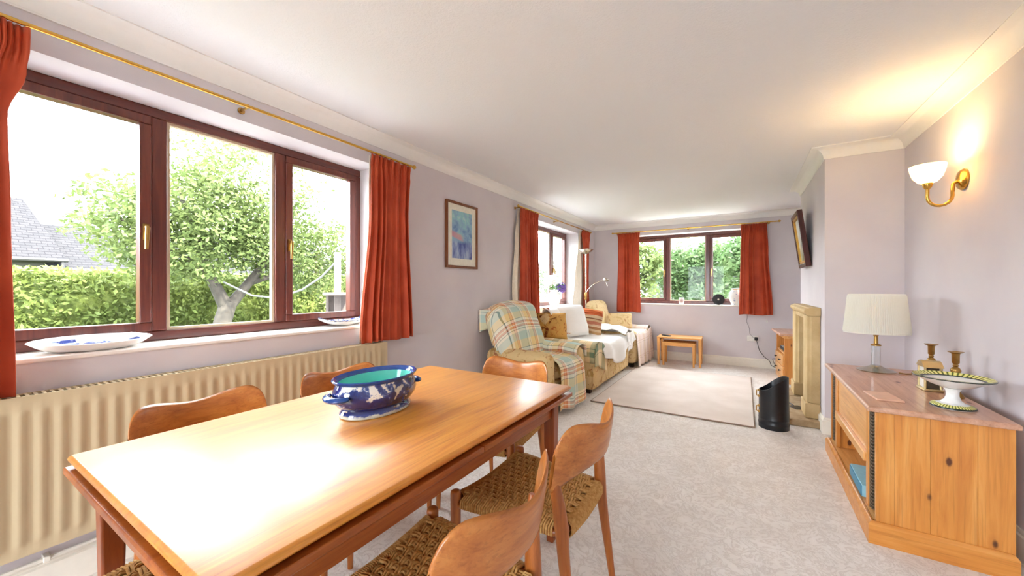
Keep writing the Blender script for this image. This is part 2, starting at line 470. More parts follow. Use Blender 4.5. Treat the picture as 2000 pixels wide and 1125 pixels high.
struct('baseboard_left', sweep(MB(), [(WL,YB),(WL,YF-0.001)], skirt), M_GLOSSW, angle=30)
struct('baseboard_far', sweep(MB(), [(WL,YF),(WR,YF)], skirt), M_GLOSSW, angle=30)
struct('baseboard_right', sweep(MB(), [(WR,CHY0-0.001),(WR,YB)], skirt), M_GLOSSW, angle=30)
struct('baseboard_chimney', sweep(MB(), [(CHX,4.22),(CHX,CHY0),(WR-0.02,CHY0)], skirt), M_GLOSSW, angle=30)
struct('baseboard_alcove', sweep(MB(), [(WR,YF-0.02),(WR,CHY1),(CHX,CHY1),(CHX,5.32)], skirt), M_GLOSSW, angle=30)

# ------------------------------------------------------------------ windows: mk maps (along, depth outwards, z)
def window(name, mp, a0, a1, mull, flip=1):
    root = structroot(name)
    def bx(a, b, d0, d1, c, d):
        p = mp(a, d0, c); q = mp(b, d1, d)
        return MB().box(min(p[0],q[0]), max(p[0],q[0]), min(p[1],q[1]), max(p[1],q[1]), c, d)
    FD0, FD1 = 0.215, 0.275                 # frame depth range behind the inner wall face
    zb, zt = Z0, Z1
    fr = 0.052
    build('frame_rail', bx(a0, a1, FD0, FD1, zb, zb+fr), M_WINWOODH, root, bevel=0.006)
    build('frame_rail', bx(a0, a1, FD0, FD1, zt-fr, zt), M_WINWOODH, root, bevel=0.006)
    build('frame_stile', bx(a0, a0+fr, FD0, FD1, zb+fr, zt-fr), M_WINWOOD, root, bevel=0.006)
    build('frame_stile', bx(a1-fr, a1, FD0, FD1, zb+fr, zt-fr), M_WINWOOD, root, bevel=0.006)
    for m in mull:
        build('mullion', bx(m-0.032, m+0.032, FD0-0.004, FD1, zb+fr, zt-fr), M_WINWOOD, root, bevel=0.006)
    edges = [a0+fr] + [x for m in mull for x in (m-0.032, m+0.032)] + [a1-fr]
    for k in range(3):
        e0, e1 = edges[2*k], edges[2*k+1]
        if k == 1:
            g = 0.014
            mb = MB()
            for s in (bx(e0,e1,FD0+0.01,FD1-0.02,zb+fr,zb+fr+g), bx(e0,e1,FD0+0.01,FD1-0.02,zt-fr-g,zt-fr), bx(e0,e0+g,FD0+0.01,FD1-0.02,zb+fr+g,zt-fr-g), bx(e1-g,e1,FD0+0.01,FD1-0.02,zb+fr+g,zt-fr-g)):
                mb.add(s.v, s.f)
            bead = build('glazing_bead', mb, plain('weathered_bead', srgb(196,176,150), 0.5) if 'weathered_bead' not in MATS else MATS['weathered_bead'], root, smooth=False)
            build('pane', bx(e0+g*0.5, e1-g*0.5, FD0+0.03, FD0+0.036, zb+fr+g*0.5, zt-fr-g*0.5), M_GLASS, bead, smooth=False)
        else:
            c = 0.046; D0, D1 = FD0-0.010, FD1-0.01
            mb = MB()
            for s in (bx(e0,e1,D0,D1,zb+fr,zb+fr+c), bx(e0,e1,D0,D1,zt-fr-c,zt-fr), bx(e0,e0+c,D0,D1,zb+fr+c,zt-fr-c), bx(e1-c,e1,D0,D1,zb+fr+c,zt-fr-c)):
                mb.add(s.v, s.f)
            cs = build('casement', mb, M_WINWOOD, root, bevel=0.005)
            build('pane', bx(e0+c*0.8, e1-c*0.8, FD0+0.025, FD0+0.031, zb+fr+c*0.8, zt-fr-c*0.8), M_GLASS, cs, smooth=False)
            hs = e1-c*0.5 if k == 0 else e0+c*0.5
            h = MB()
            def P(a, d, z): return mp(a, d, z)
            zz = 1.50
            s = bx(hs-0.012, hs+0.012, D0-0.010, D0-0.0005, zz-0.035, zz+0.045); h.add(s.v, s.f)
            h.tube([P(hs, D0-0.006, zz+0.03), P(hs, D0-0.030, zz+0.025), P(hs-0.004, D0-0.038, zz-0.01), P(hs-0.006, D0-0.036, zz-0.085)], [0.009,0.010,0.009,0.007], 8)
            build('handle', h, M_OLDBRASS, cs, label='brass window handle')
    build('window_sill', bx(a0, a1, -0.012, FD0+0.01, Z0-0.02, Z0), M_SILL, root, bevel=0.006)
    return root
mpl = lambda a, d, z: (WL-d, a, z)
mpf = lambda a, d, z: (a, YF+d, z)
window('window_1', mpl, W1[0], W1[1], (0.715, 1.318))
window('window_2', mpl, W2[0], W2[1], (4.865, 5.455))
window('window_3', mpf, W3[0], W3[1], (-1.10, -0.475))
d1 = structroot('unseen_door_1')  # unseen glazed door, added to let in light from behind the camera
mb = MB()
for b in ((-1.9,-0.5,-2.50,-2.44,0.0,0.07),(-1.9,-0.5,-2.50,-2.44,2.08,2.15),(-1.9,-1.83,-2.50,-2.44,0.07,2.08),(-0.57,-0.5,-2.50,-2.44,0.07,2.08),(-1.24,-1.16,-2.50,-2.44,0.07,2.08)): mb.box(*b)
build('frame', mb, M_WINWOOD, d1, bevel=0.005)
build('pane', MB().box(-1.84,-1.23,-2.475,-2.469,0.06,2.09), M_GLASS, d1, smooth=False)
build('pane', MB().box(-1.17,-0.56,-2.475,-2.469,0.06,2.09), M_GLASS, d1, smooth=False)

# ------------------------------------------------------------------ curtain rods
def rod(name, label, mp, a0, a1, z, br, rad=0.0085, fin=True):
    t = thing(name, label, 'curtain rod', (0,0,0))
    build('pole', MB().tube([mp(a0, -0.085, z), mp((a0+a1)/2, -0.085, z-0.003), mp(a1, -0.085, z)], rad, 10), M_BRASS, t)
    for a in br:
        h = MB().tube([mp(a, 0.0, z-0.006), mp(a, -0.06, z-0.006), mp(a, -0.085, z-0.0005)], [0.007,0.006,0.011], 8)
        h.tube([mp(a, -0.001, z-0.006), mp(a, -0.006, z-0.006)], 0.018, 12)
        build('bracket', h, M_OLDBRASS, t)
    for a, s in ((a0, -1), (a1, 1)):
        build('finial', MB().tube([mp(a, -0.085, z), mp(a+s*0.012, -0.085, z), mp(a+s*0.022, -0.085, z), mp(a+s*0.036, -0.085, z)], [0.010, 0.016, 0.017, 0.006], 10), M_BRASS, t)
    return t
rod('curtain_rod', 'long brass curtain rod above the window over the radiator', mpl, -0.28, 2.20, 2.213, (-0.2, 1.0, 2.12))
rod('curtain_rod', 'brass curtain rod above the side window with the flower vase', mpl, 3.93, 6.45, 2.213, (3.97, 5.1, 6.40))
rod('curtain_rod', 'slim brass curtain rod above the far window facing the camera', mpf, -1.98, 0.47, 2.213, (-1.93, -0.75, 0.36))

# ------------------------------------------------------------------ curtains
def curtain(label, mp, ctrl, seed, folds=6, ztop=2.200, zbot=0.80, lining=None, tilt=0.0, dbase=0.085):
    # ctrl: [(t, a0, a1)] with t from 0 (heading) to 1 (hem)
    rr = random.Random(seed); ph = rr.random()*6; w1, w2 = rr.uniform(0.3,0.7), rr.uniform(1.2,2.4)
    def ab(t, c):
        for i in range(len(c)-1):
            if t <= c[i+1][0]:
                q = (t-c[i][0])/(c[i+1][0]-c[i][0]); q = q*q*(3-2*q)
                return tuple(c[i][k]+(c[i+1][k]-c[i][k])*q for k in (1,2))
        return c[-1][1:]
    def surf(c, off, amp, hdr):
        def fn(u, v):
            t = v; a0, a1 = ab(t, c)
            a = a0+(a1-a0)*u
            body = min(1, max(0, (t-0.05)/0.10))
            u0 = u; u = u + (0.055*math.sin(2*PI*1.15*u0+seed)+0.028*math.sin(2*PI*2.7*u0+1.7*seed))*(0.4+0.6*t)
            s = math.sin(2*PI*folds*u + ph + 0.8*math.sin(2.1*u*PI+seed) + 0.5*t*w1)
            s2 = math.sin(2*PI*folds*0.5*u*w2 + seed)
            k = amp*(0.55+0.45*t)*(0.8+0.45*math.sin(2*PI*1.6*u0+2.3*seed))
            d = off + body*(k*(s*0.8 + 0.25*math.sin(2*(2*PI*folds*u+ph)) + 0.4*s2*t))
            if hdr: d += (1-body)*(0.008*math.sin(2*PI*folds*4*u) + 0.010*s) + 0.008*math.exp(-((t-0.055)/0.02)**2)*-1
            a += body*0.35*(a1-a0)/folds*math.cos(2*PI*folds*u+ph)*0.35
            z = ztop - (ztop-zbot)*t + tilt*(u-0.5)*t + 0.006*math.sin(9*u+seed)*t
            p = mp(a, -max(0.012, d), z)
            return (p[0], p[1], p[2], u0, v)
        return fn
    root = thing('curtain', label, 'curtain', (0,0,0))
    build('drape', MB().grid(surf(ctrl, dbase, 0.030, True), folds*22, 46), M_CURT, root, solid=0.004, angle=80)
    lc = lining or [(t, a0+0.015, a1-0.015) for t, a0, a1 in ctrl]
    lm = MB().grid(surf(lc, 0.040, 0.012, False), folds*10, 30)
    build('lining', lm, M_LINING, root, solid=0.002, angle=80, label='cream lining')
    return root
curtain('short terracotta curtain hanging at the edge beside the oval platter', mpl, [(0,-0.14,0.262),(0.05,-0.12,0.262),(0.12,-0.14,0.25),(0.25,-0.17,0.205),(0.5,-0.15,0.212),(1,-0.12,0.225)], 3, 7, zbot=0.822)
curtain('short terracotta curtain between the radiator window and the framed print', mpl, [(0,1.80,2.17),(0.06,1.80,2.17),(0.3,1.80,2.15),(1,1.72,2.19)], 5, 7, tilt=-0.006, zbot=0.824)
curtain('dark terracotta curtain behind the tartan armchair with pale lining edge', mpl, [(0,3.98,4.42),(0.06,3.98,4.42),(0.3,3.99,4.43),(1,3.98,4.46)], 9, 7, lining=[(0,3.97,4.40),(0.3,3.92,4.40),(0.7,3.86,4.42),(1,3.90,4.44)], zbot=0.82)
curtain('narrow twisted terracotta curtain behind the floor lamp, cream lining turned out', mpl, [(0,6.06,6.42),(0.06,6.06,6.40),(0.3,6.12,6.36),(0.6,6.14,6.34),(1,6.12,6.38)], 12, 5, lining=[(0,6.04,6.36),(0.2,5.98,6.34),(0.6,5.84,6.3),(1,5.72,6.3)], zbot=0.83)
curtain('bright terracotta curtain of the far window, next to the corner armchair', mpf, [(0,-1.91,-1.52),(0.06,-1.90,-1.53),(0.3,-1.90,-1.53),(1,-1.92,-1.50)], 15, 6, zbot=0.795)
curtain('bright terracotta curtain of the far window, above the wall socket', mpf, [(0,0.0,0.335),(0.06,0.0,0.335),(0.3,-0.01,0.345),(1,-0.03,0.40)], 18, 6, zbot=0.81)
# ------------------------------------------------------------------ radiator
rad = thing('radiator', 'cream panel radiator with pressed flutes under the wide window', 'radiator', (0,0,0))
RX, RY0, RY1, RZ0, RZ1 = -2.285, -0.02, 1.935, 0.215, 0.815
n_fl = 38; mb = MB(); pitch = (RY1-RY0-0.08)/n_fl
rows = []
prof = []
for k in range(n_fl):
    y = RY0+0.04+k*pitch
    prof += [(y+0.000, 0), (y+pitch*0.08, 0.0), (y+pitch*0.28, 0.0075), (y+pitch*0.52, 0.0075), (y+pitch*0.72, 0.0)]
prof = [(RY0, 0)] + prof + [(RY1, 0)]
zs = [(RZ0, 0), (RZ0+0.035, 0), (RZ0+0.06, 1), (RZ1-0.075, 1), (RZ1-0.05, 0), (RZ1-0.004, 0)]
vs = []; fs = []
for z, w in zs:
    for y, d in prof: vs.append((RX+d*w, y, z))
n = len(prof)
for j in range(len(zs)-1):
    for i in range(n-1): fs.append((j*n+i, j*n+i+1, (j+1)*n+i+1, (j+1)*n+i))
mb.add(vs, fs)
mb.box(RX-0.012, RX-0.001, RY0, RY1, RZ0, RZ1-0.004)
build('front_panel', mb, M_RAD, rad, angle=25)
build('back_panel', MB().box(RX-0.072, RX-0.060, RY0, RY1, RZ0, RZ1-0.004), M_RAD, rad, smooth=False)
mb = MB().box(RX-0.072, RX-0.068, RY0, RY1, RZ1-0.004, RZ1).box(RX-0.006, RX, RY0, RY1, RZ1-0.004, RZ1)
k = RY0
while k < RY1-0.016:
    mb.box(RX-0.068, RX-0.006, k, k+0.009, RZ1-0.004, RZ1); k += 0.021
build('top_grille', mb, M_RAD, rad, smooth=False)
for y in (RY0, RY1-0.002): build('side_panel', MB().box(RX-0.06, RX-0.012, y, y+0.002, RZ0+0.01, RZ1-0.006), M_RAD, rad, smooth=False)
build('gap_shade_core', MB().box(RX-0.058, RX-0.014, RY0+0.01, RY1-0.01, RZ0+0.02, RZ1-0.03), M_DARK, rad, smooth=False)  # dark block whose colour stands in for shade between the panels
for y in (0.25, 1.65): build('wall_bracket', MB().box(RX-0.0945, RX-0.072, y, y+0.03, 0.3, 0.72), M_RAD, rad, smooth=False)
pp = thing('heating_pipe', 'thin painted heating pipe clipped along the skirting below the radiator', 'pipe', (0,0,0))
build('pipe', MB().tube([(WL+0.030, YB+0.05, 0.148), (WL+0.030, 1.88, 0.148), (WL+0.032, 1.90, 0.16), (WL+0.034, 1.905, 0.214)], 0.0085, 8), M_GLOSSW, pp)
for y in (0.30, 0.85, 1.4): build('clip', MB().box(WL+0.0005, WL+0.042, y, y+0.02, 0.137, 0.160), M_GLOSSW, pp, bevel=0.003)

# ------------------------------------------------------------------ dining table
TX0, TX1, TY0, TY1, TZ = -1.645, -0.708, 0.252, 1.722, 0.742
tb = thing('dining_table', 'rectangular teak draw leaf dining table with blue footbath on it', 'table', (0,0,0))
# top with a lip: bevelled upper edge, undercut lower edge
def slab(x0, x1, y0, y1, prof):
    mb = MB(); n = len(prof)
    vs = []
    for d, z in prof: vs += [(x0+d, y0+d, z), (x1-d, y0+d, z), (x1-d, y1-d, z), (x0+d, y1-d, z)]
    fs = [(3,2,1,0), tuple((n-1)*4+i for i in range(4))]
    for k in range(n-1):
        for i in range(4):
            j = (i+1) % 4; fs.append((k*4+i, k*4+j, (k+1)*4+j, (k+1)*4+i))
    return mb.add(vs, fs)
build('table_top', slab(TX0, TX1, TY0, TY1, [(0.022,0.716),(0.006,0.722),(0.0,0.730),(0.003,0.737),(0.010,0.742)]), M_TEAK, tb, bevel=0.004)
ym = (TY0+TY1)/2
for a, b in ((TY0-0.006, ym-0.0015), (ym+0.0015, TY1+0.006)):
    build('draw_leaf', MB().box(TX0-0.003, TX1+0.003, a, b, 0.689, 0.709), M_TEAKD, tb, bevel=0.004)
build('gap_shade_fill', MB().box(TX0+0.04, TX1-0.04, TY0+0.04, TY1-0.04, 0.7085, 0.7165), M_DARK, tb, smooth=False)  # dark fill, shade of the gap under the top put into its colour
LX = (TX0+0.075, TX1-0.075); LY = (TY0+0.075, TY1-0.075)
for x in LX: build('apron', MB().box(x-0.011, x+0.011, LY[0]+0.026, LY[1]-0.026, 0.600, 0.6885), M_TEAKD, tb, bevel=0.003)
for y in LY: build('apron', MB().box(LX[0]+0.026, LX[1]-0.026, y-0.011, y+0.011, 0.600, 0.6885), M_TEAKX, tb, bevel=0.003)
for x in LX:
    for y in LY:
        mb = MB().add([(x-0.018,y-0.018,0),(x+0.018,y-0.018,0),(x+0.018,y+0.018,0),(x-0.018,y+0.018,0),
                       (x-0.028,y-0.028,0.60),(x+0.028,y-0.028,0.60),(x+0.028,y+0.028,0.60),(x-0.028,y+0.028,0.60),
                       (x-0.028,y-0.028,0.6885),(x+0.028,y-0.028,0.6885),(x+0.028,y+0.028,0.6885),(x-0.028,y+0.028,0.6885)],
                      [(3,2,1,0),(8,9,10,11)]+[(a+k, a+(k+1)%4, a+4+(k+1)%4, a+4+k) for a in (0,4) for k in range(4)])
        build('leg', mb, M_TEAKZ, tb, bevel=0.006)

# ------------------------------------------------------------------ dining chairs (front is local +y)
def chair_parts():
    P = []
    FX, FY, RXc, RYc = 0.232, 0.205, 0.180, -0.210
    for s in (-1, 1):
        mb = MB().tube([(s*0.236,FY+0.004,0),(s*0.234,FY,0.20),(s*FX,FY,0.34),(s*FX,FY,0.446),(s*FX,FY,0.455),(s*FX,FY,0.459)], [0.0115,0.0165,0.0195,0.0205,0.0185,0.012], 14)
        P.append(('leg', mb, M_CHAIRL, {}))
        mb = MB().tube([(s*0.200,-0.262,0),(s*0.194,-0.236,0.20),(s*0.187,-0.216,0.36),(s*0.186,RYc,0.435),(s*0.194,-0.203,0.51),(s*0.204,-0.196,0.57),(s*0.211,-0.193,0.625)], [0.0115,0.0165,0.0205,0.0235,0.0220,0.0185,0.009], 14)
        P.append(('leg', mb, M_CHAIRL, {}))
    # back: a bent board, dipped along its top edge, with rounded ears
    def edge(u):
        a = abs(u)
        top = 0.748 + 0.030*(0.5-0.5*math.cos(PI*min(1, a/0.78)))
        bot = 0.612 - 0.062*a**2.6
        if a > 0.74:
            q = min(1, (a-0.74)/0.26); k = math.sqrt(max(0, 1-q**2.3))
            top = 0.690+(top-0.690)*k
            if a > 0.93: bot += 0.02*((a-0.93)/0.07)**2
        return bot, top
    def back(sgn):
        def fn(u, v):
            uu = math.sin((u*2-1)*PI/2)
            b, t = edge(uu)
            z = b+(t-b)*v
            x = 0.232*uu
            yc = -0.292 + 0.088*abs(uu)**1.9 - 0.16*(z-0.67)
            th = 0.0085*(1-(abs(v*2-1))**4)**0.5*(1-0.3*abs(uu)**3) + 0.0002
            return (x, yc + sgn*th, z)
        return fn
    mb = MB().grid(back(1), 48, 14); a = MB().grid(back(-1), 48, 14)
    mb.add(a.v, [tuple(reversed(f)) for f in a.f]); mb.uv = {}
    P.append(('backrest', mb, M_CHAIRB, {'angle': 60, 'weld': True}))
    # seat rails
    def seat_x(y): return RXc+(FX-RXc)*(y-RYc)/(FY-RYc)
    ZR = 0.408
    mb = MB().tube([(-FX,FY,ZR),(FX,FY,ZR)], 0.013, 8).tube([(-RXc,RYc,ZR),(RXc,RYc,ZR)], 0.013, 8)
    for s in (-1, 1):
        mb.tube([(s*FX,FY,ZR),(s*RXc,RYc,ZR)], 0.013, 8)
        mb.tube([(s*0.234,FY,0.20),(s*0.190,-0.236,0.20)], 0.0075, 8) if False else None
    P.append(('seat_rail', mb, M_CHAIRL, {}))
    # woven seat: wrapped rails and an over-under field of cords
    def sz(x, y):                      # saddle of the seat surface
        hx = seat_x(y)
        return 0.436 - 0.020*(1-(x/hx)**2)*0.9 + 0.004
    mb = MB()
    def wrap(p, q, nst, rx, rz, along_y):
        for k in range(nst):
            t = (k+0.5)/nst; c = Vector(p).lerp(Vector(q), t)
            dip = -0.016*(1-(2*t-1)**2) if not along_y else 0
            pts = []
            for a in range(8):
                an = 2*PI*a/8+PI/8
                o = Vector((0, math.cos(an)*rx, math.sin(an)*rz)) if not along_y else Vector((math.cos(an)*rx, 0, math.sin(an)*rz))
                pts.append(c+o+Vector((0,0,dip)))
            mb.tube(pts, 0.0034, 4, closed=True)
    wrap((-FX+0.024,FY-0.002,ZR+0.006), (FX-0.024,FY-0.002,ZR+0.006), 62, 0.021, 0.030, False)
    wrap((-RXc+0.026,RYc-0.002,ZR+0.006), (RXc-0.026,RYc-0.002,ZR+0.006), 46, 0.021, 0.030, False)
    NW = 20; NP = 13
    y0, y1 = RYc+0.028, FY-0.026
    for j in range(NP):                # pairs running front to back
        f = (j+0.5)/NP*2-1
        for d in (-0.0046, 0.0046):
            pts = []
            yy = [(RYc+0.004, 0.0)] + [(y0+(y1-y0)*(i+0.5)/NW, -0.004 if ((2*j+1)+(2 if i % 2 else 0)) % 4 == 1 else 0.0065) for i in range(NW)] + [(FY-0.004, 0.0)]
            for y, o in yy:
                x = f*(seat_x(y)-0.020)+d
                pts.append((x, y, sz(x, y)+o))
            mb.tube(pts, 0.0046, 5)
    for i in range(NW):                # woven from side to side
        y = y0+(y1-y0)*(i+0.5)/NW
        for d in (-0.0046, 0.0046):
            pts = []; hx = seat_x(y)-0.002
            pts.append((-hx-0.014, y+d, 0.402)); pts.append((-hx-0.013, y+d, 0.428))
            for k in range(NP*2+1):
                f = k/(NP*2)*2-1; x = f*(hx-0.018)
                o = 0.0095 if ((k+ (2 if i % 2 else 0)) // 1) % 4 in (1,) else (-0.0085 if (k+(2 if i % 2 else 0)) % 4 == 3 else 0.001)
                pts.append((x, y+d, sz(x, y)+o))
            pts.append((hx+0.013, y+d, 0.428)); pts.append((hx+0.014, y+d, 0.402))
            mb.tube(pts, 0.0046, 5)
    under = []
    nx = 8
    P.append(('woven_seat', mb, M_CORD, {'stuff': True, 'angle': 80}))
    mb2 = MB().grid(lambda u, v: ((u*2-1)*(seat_x(RYc+(FY-RYc)*v)-0.012), RYc+(FY-RYc)*v, sz((u*2-1)*seat_x(RYc+(FY-RYc)*v), RYc+(FY-RYc)*v)-0.013), 10, 8); mb2.uv = {}
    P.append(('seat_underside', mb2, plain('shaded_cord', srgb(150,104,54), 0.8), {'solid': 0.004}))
    return P
CH = chair_parts(); CH_MESH = {}
def chair(label, x, y, rz):
    root = thing('dining_chair', label, 'chair', (x, y, 0), rz, 'teak dining chairs with woven cord seats')
    for i, (nm, mb, mat, o) in enumerate(CH):
        ob = build(nm, mb, mat, root, mesh=CH_MESH.get(i), angle=o.get('angle', 50), solid=o.get('solid', 0))
        if i not in CH_MESH:
            if o.get('weld'):
                bm = bmesh.new(); bm.from_mesh(ob.data); bmesh.ops.remove_doubles(bm, verts=bm.verts, dist=0.0006); bm.to_mesh(ob.data); bm.free()
            CH_MESH[i] = ob.data
        if o.get('stuff'): ob['kind'] = 'stuff'
    return root
chair('teak dining chair nearest the camera, woven seat half under the table', -0.705, 0.742, PI/2+0.02)
chair('teak dining chair on the carpet side, near the coal scuttle end of the table', -0.708, 1.325, PI/2-0.02)
chair('teak dining chair in front of the radiator, at the platter end of the table', -1.655, 0.668, -PI/2+0.05)
chair('teak dining chair in front of the radiator, partly hidden behind the blue footbath', -1.655, 1.272, -PI/2-0.03)
chair('teak dining chair at the far table end, backing onto the tartan armchair', -1.198, 1.775, PI+0.0)
chair('dining chair at the near table end, only its woven seat corner showing', -1.262, 0.185, 0.0)

# ------------------------------------------------------------------ blue and white footbath
def m_transfer():
    t = NT('blue_transferware'); v = t.coord('Object'); s = t.sep(v)
    n1 = t.noise(v, 16, 5, 0.65, 0.6); n2 = t.noise(t.coord('Object', loc=(5,2,1)), 34, 4, 0.6, 0.3)
    zf = t.math('MULTIPLY', t.math('SUBTRACT', s[2], 0.100), 3.2)      # more sky towards the rim
    f = t.math('ADD', n1, t.math('MULTIPLY', zf, 0.9))
    f = t.math('ADD', f, t.math('MULTIPLY', t.math('SUBTRACT', n2, 0.5), 0.35))
    col = t.ramp(f, [(0.40, srgb(22,32,92)), (0.52, srgb(34,50,120)), (0.575, srgb(90,112,164)), (0.60, srgb(232,230,222)), (1.0, srgb(238,236,228))])
    fig = t.ramp(t.noise(t.coord('Object', (1,1,0.8), loc=(9,4,3)), 21, 2, 0.5), [(0.66, (0,0,0,1)), (0.69, (0.8,0.8,0.8,1))])
    col = t.mix(fig, col, srgb(226,222,206))
    foot = t.ramp(s[2], [(0.021, (1,1,1,1)), (0.026, (0,0,0,1))])
    fcol = t.ramp(t.math('ADD', t.math('MULTIPLY', n2, 0.03), s[2]), [(0.018, srgb(206,218,208)), (0.026, srgb(210,220,212)), (0.030, srgb(40,58,130))])
    col = t.mix(foot, col, fcol)
    t.color(col).set(0.08, 0, 0.6, Coat_Weight=0.6, Coat_Roughness=0.03); return t.m
M_TRANS = m_transfer()
M_RIMBLUE = plain('cobalt_glaze', srgb(32,70,140), 0.10, 0, 0.6, var=0.18, vs=25)
M_TURQ = plain('turquoise_glaze', srgb(104,200,184), 0.12, 0, 0.5, var=0.04)
fb = thing('footbath_bowl', 'oval blue and white pottery footbath with turquoise inside on the dining table', 'bowl', (-1.225, 0.985, TZ))
sx, sy = 0.65, 0.93
out = [(0.150,0.0),(0.158,0.004),(0.160,0.016),(0.150,0.026),(0.148,0.030),(0.164,0.040),(0.182,0.060),(0.188,0.078),(0.184,0.100),(0.174,0.118),(0.170,0.126)]
build('body', MB().lathe(out+[(0.166,0.126),(0.160,0.10),(0.150,0.05),(0.12,0.036),(0.0,0.034)], 64, (0,0,0), sx, sy), M_TRANS, fb, angle=50)
rim = [(0.169,0.124),(0.178,0.127),(0.188,0.134),(0.190,0.139),(0.186,0.142),(0.176,0.140),(0.166,0.133),(0.162,0.127)]
build('rim', MB().lathe(rim+[rim[0]], 64, (0,0,0), sx, sy, cap=False), M_RIMBLUE, fb)
ins = [(0.1655,0.132),(0.159,0.112),(0.148,0.055),(0.118,0.040),(0.0,0.038)]
build('inside', MB().lathe(ins, 64, (0,0,0), sx, sy, cap=False), M_TURQ, fb, label='plain turquoise inner glaze')
for s in (-1, 1):
    pts = []
    for k in range(13):
        a = k/12*PI
        pts.append((0.052*math.cos(a), s*(0.164+0.034*math.sin(a)), 0.088-0.004*math.sin(a)))
    build('handle', MB().tube(pts, [0.010+0.004*math.sin(k/12*PI) for k in range(13)], 10, flat=0.8), M_RIMBLUE, fb)

# ------------------------------------------------------------------ pottery on the near sill
def m_blueprint(name, thr):
    t = NT(name); v = t.coord('Object')
    f = t.noise(v, 30, 4, 0.6, 0.5)
    t.color(t.ramp(f, [(thr, srgb(70,84,150)), (thr+0.06, srgb(190,200,226)), (thr+0.10, srgb(242,242,240))])).set(0.12, 0, 0.5); return t.m
M_PRINT = m_blueprint('blue_printed_glaze', 0.50); M_PRINT2 = m_blueprint('pale_blue_printed_glaze', 0.42)
pl = thing('platter', 'large oval white platter with blue print, resting on the wide window sill', 'platter', (-2.478, 0.462, Z0+0.0100))
pl.rotation_euler = (0, 0.13, 0)
build('dish', MB().lathe([(0.145,0.0),(0.160,0.003),(0.185,0.018),(0.207,0.034),(0.211,0.037),(0.206,0.039),(0.182,0.026),(0.158,0.012),(0.0,0.010)], 56, (0,0,0), 0.48, 0.91), M_PORC, pl)
build('printed_well', MB().lathe([(0.178,0.0245),(0.157,0.0135),(0.0,0.0115)], 56, (0,0,0), 0.48, 0.91, cap=False), M_PRINT, pl)
pa = thing('crumpled_paper', 'crumpled white paper lying in the oval platter on the sill', 'paper', (-2.478, 0.51, Z0+0.026))
pa.rotation_euler = (0, 0.13, 0)
def crumple(u, v):
    x = (u-0.5)*0.10; y = (v-0.5)*0.20
    q = noise.noise(Vector((u*5, v*6, 1.3)))
    return (x+0.01*q, y, 0.018+0.014*q+0.012*math.sin(v*5)**2)
mb = MB().grid(crumple, 10, 16); mb.uv = {}
build('sheet', mb, M_PAPER, pa, smooth=False, solid=0.0012)
bt = thing('boat_dish', 'boat shaped white dish with blue inside on the sill beside the curtain', 'dish', (-2.490, 1.715, Z0))
def boat(sgn):
    def fn(u, v):
        a = v*2*PI; k = u
        L = 0.195*k; W = 0.088*k
        y = L*math.cos(a); x = W*math.sin(a)
        z = 0.004 + 0.034*k**2.6 + 0.030*(abs(math.cos(a))**5)*k**3
        sc = 0.72+0.28*k
        return (x*sc, y*sc, z + sgn*0.003)
    return fn
mb = MB().grid(boat(-1), 12, 48); mb.uv = {}; build('hull', mb, M_PORC, bt, angle=70)
mb = MB().grid(boat(1), 12, 48); mb.uv = {}; build('inner_glaze', mb, M_PRINT2, bt, angle=70, label='blue printed inner glaze')

# ------------------------------------------------------------------ framed print on the left wall
def m_art():
    t = NT('pastel_street_print'); v = t.coord('Object'); s = t.sep(v)
    n = t.noise(v, 7, 4, 0.6, 0.4); nv = t.noise(t.coord('Object', (1,1,0.35)), 16, 3, 0.6)
    base = t.ramp(n, [(0.34, srgb(96,132,186)), (0.48, srgb(142,178,206)), (0.58, srgb(150,202,206)), (0.72, srgb(206,214,216))])
    low = t.ramp(nv, [(0.40, srgb(78,92,160)), (0.52, srgb(128,146,196)), (0.64, srgb(168,186,210))])
    m1 = t.ramp(s[2], [(0.24, (1,1,1,1)), (0.28, (0,0,0,1))])
    col = t.mix(m1, base, low)
    zz = t.math('ADD', s[2], t.math('MULTIPLY', s[1], 0.22))
    band = t.ramp(zz, [(0.262, (0,0,0,1)), (0.275, (1,1,1,1)), (0.315, (1,1,1,1)), (0.335, (0,0,0,1))])
    side = t.ramp(t.math('ADD', s[1], t.math('MULTIPLY', n, 0.08)), [(0.02, (1,1,1,1)), (0.07, (0,0,0,1))])
    col = t.mix(t.math('MULTIPLY', t.math('MULTIPLY', band, side), 0.75), col, srgb(216,150,156))
    t.color(col).set(0.3, 0, 0.4); return t.m
pic = thing('framed_print', 'tall framed pastel street print in white mount on the lavender wall', 'picture', (WL, 2.93, 1.415))
PW, PH = 0.245, 0.645
M_PFRAME = wood('picture_frame_wood', srgb(96,50,26), srgb(122,68,36), srgb(140,84,46), axis=2, rough=0.35)
for a in ((-PW,-PW+0.024,0,PH),(PW-0.024,PW,0,PH),(-PW+0.024,PW-0.024,0,0.024),(-PW+0.024,PW-0.024,PH-0.024,PH)):
    build('frame_bar', MB().box(0.001, 0.026, a[0], a[1], a[2], a[3]), M_PFRAME, pic, bevel=0.003)
build('mount', MB().box(0.004, 0.012, -PW+0.022, PW-0.022, 0.022, PH-0.022), plain('cream_mount', srgb(232,230,216), 0.6), pic, smooth=False)
build('print', MB().box(0.0121, 0.0131, -0.155, 0.155, 0.095, PH-0.085), m_art(), pic, smooth=False)

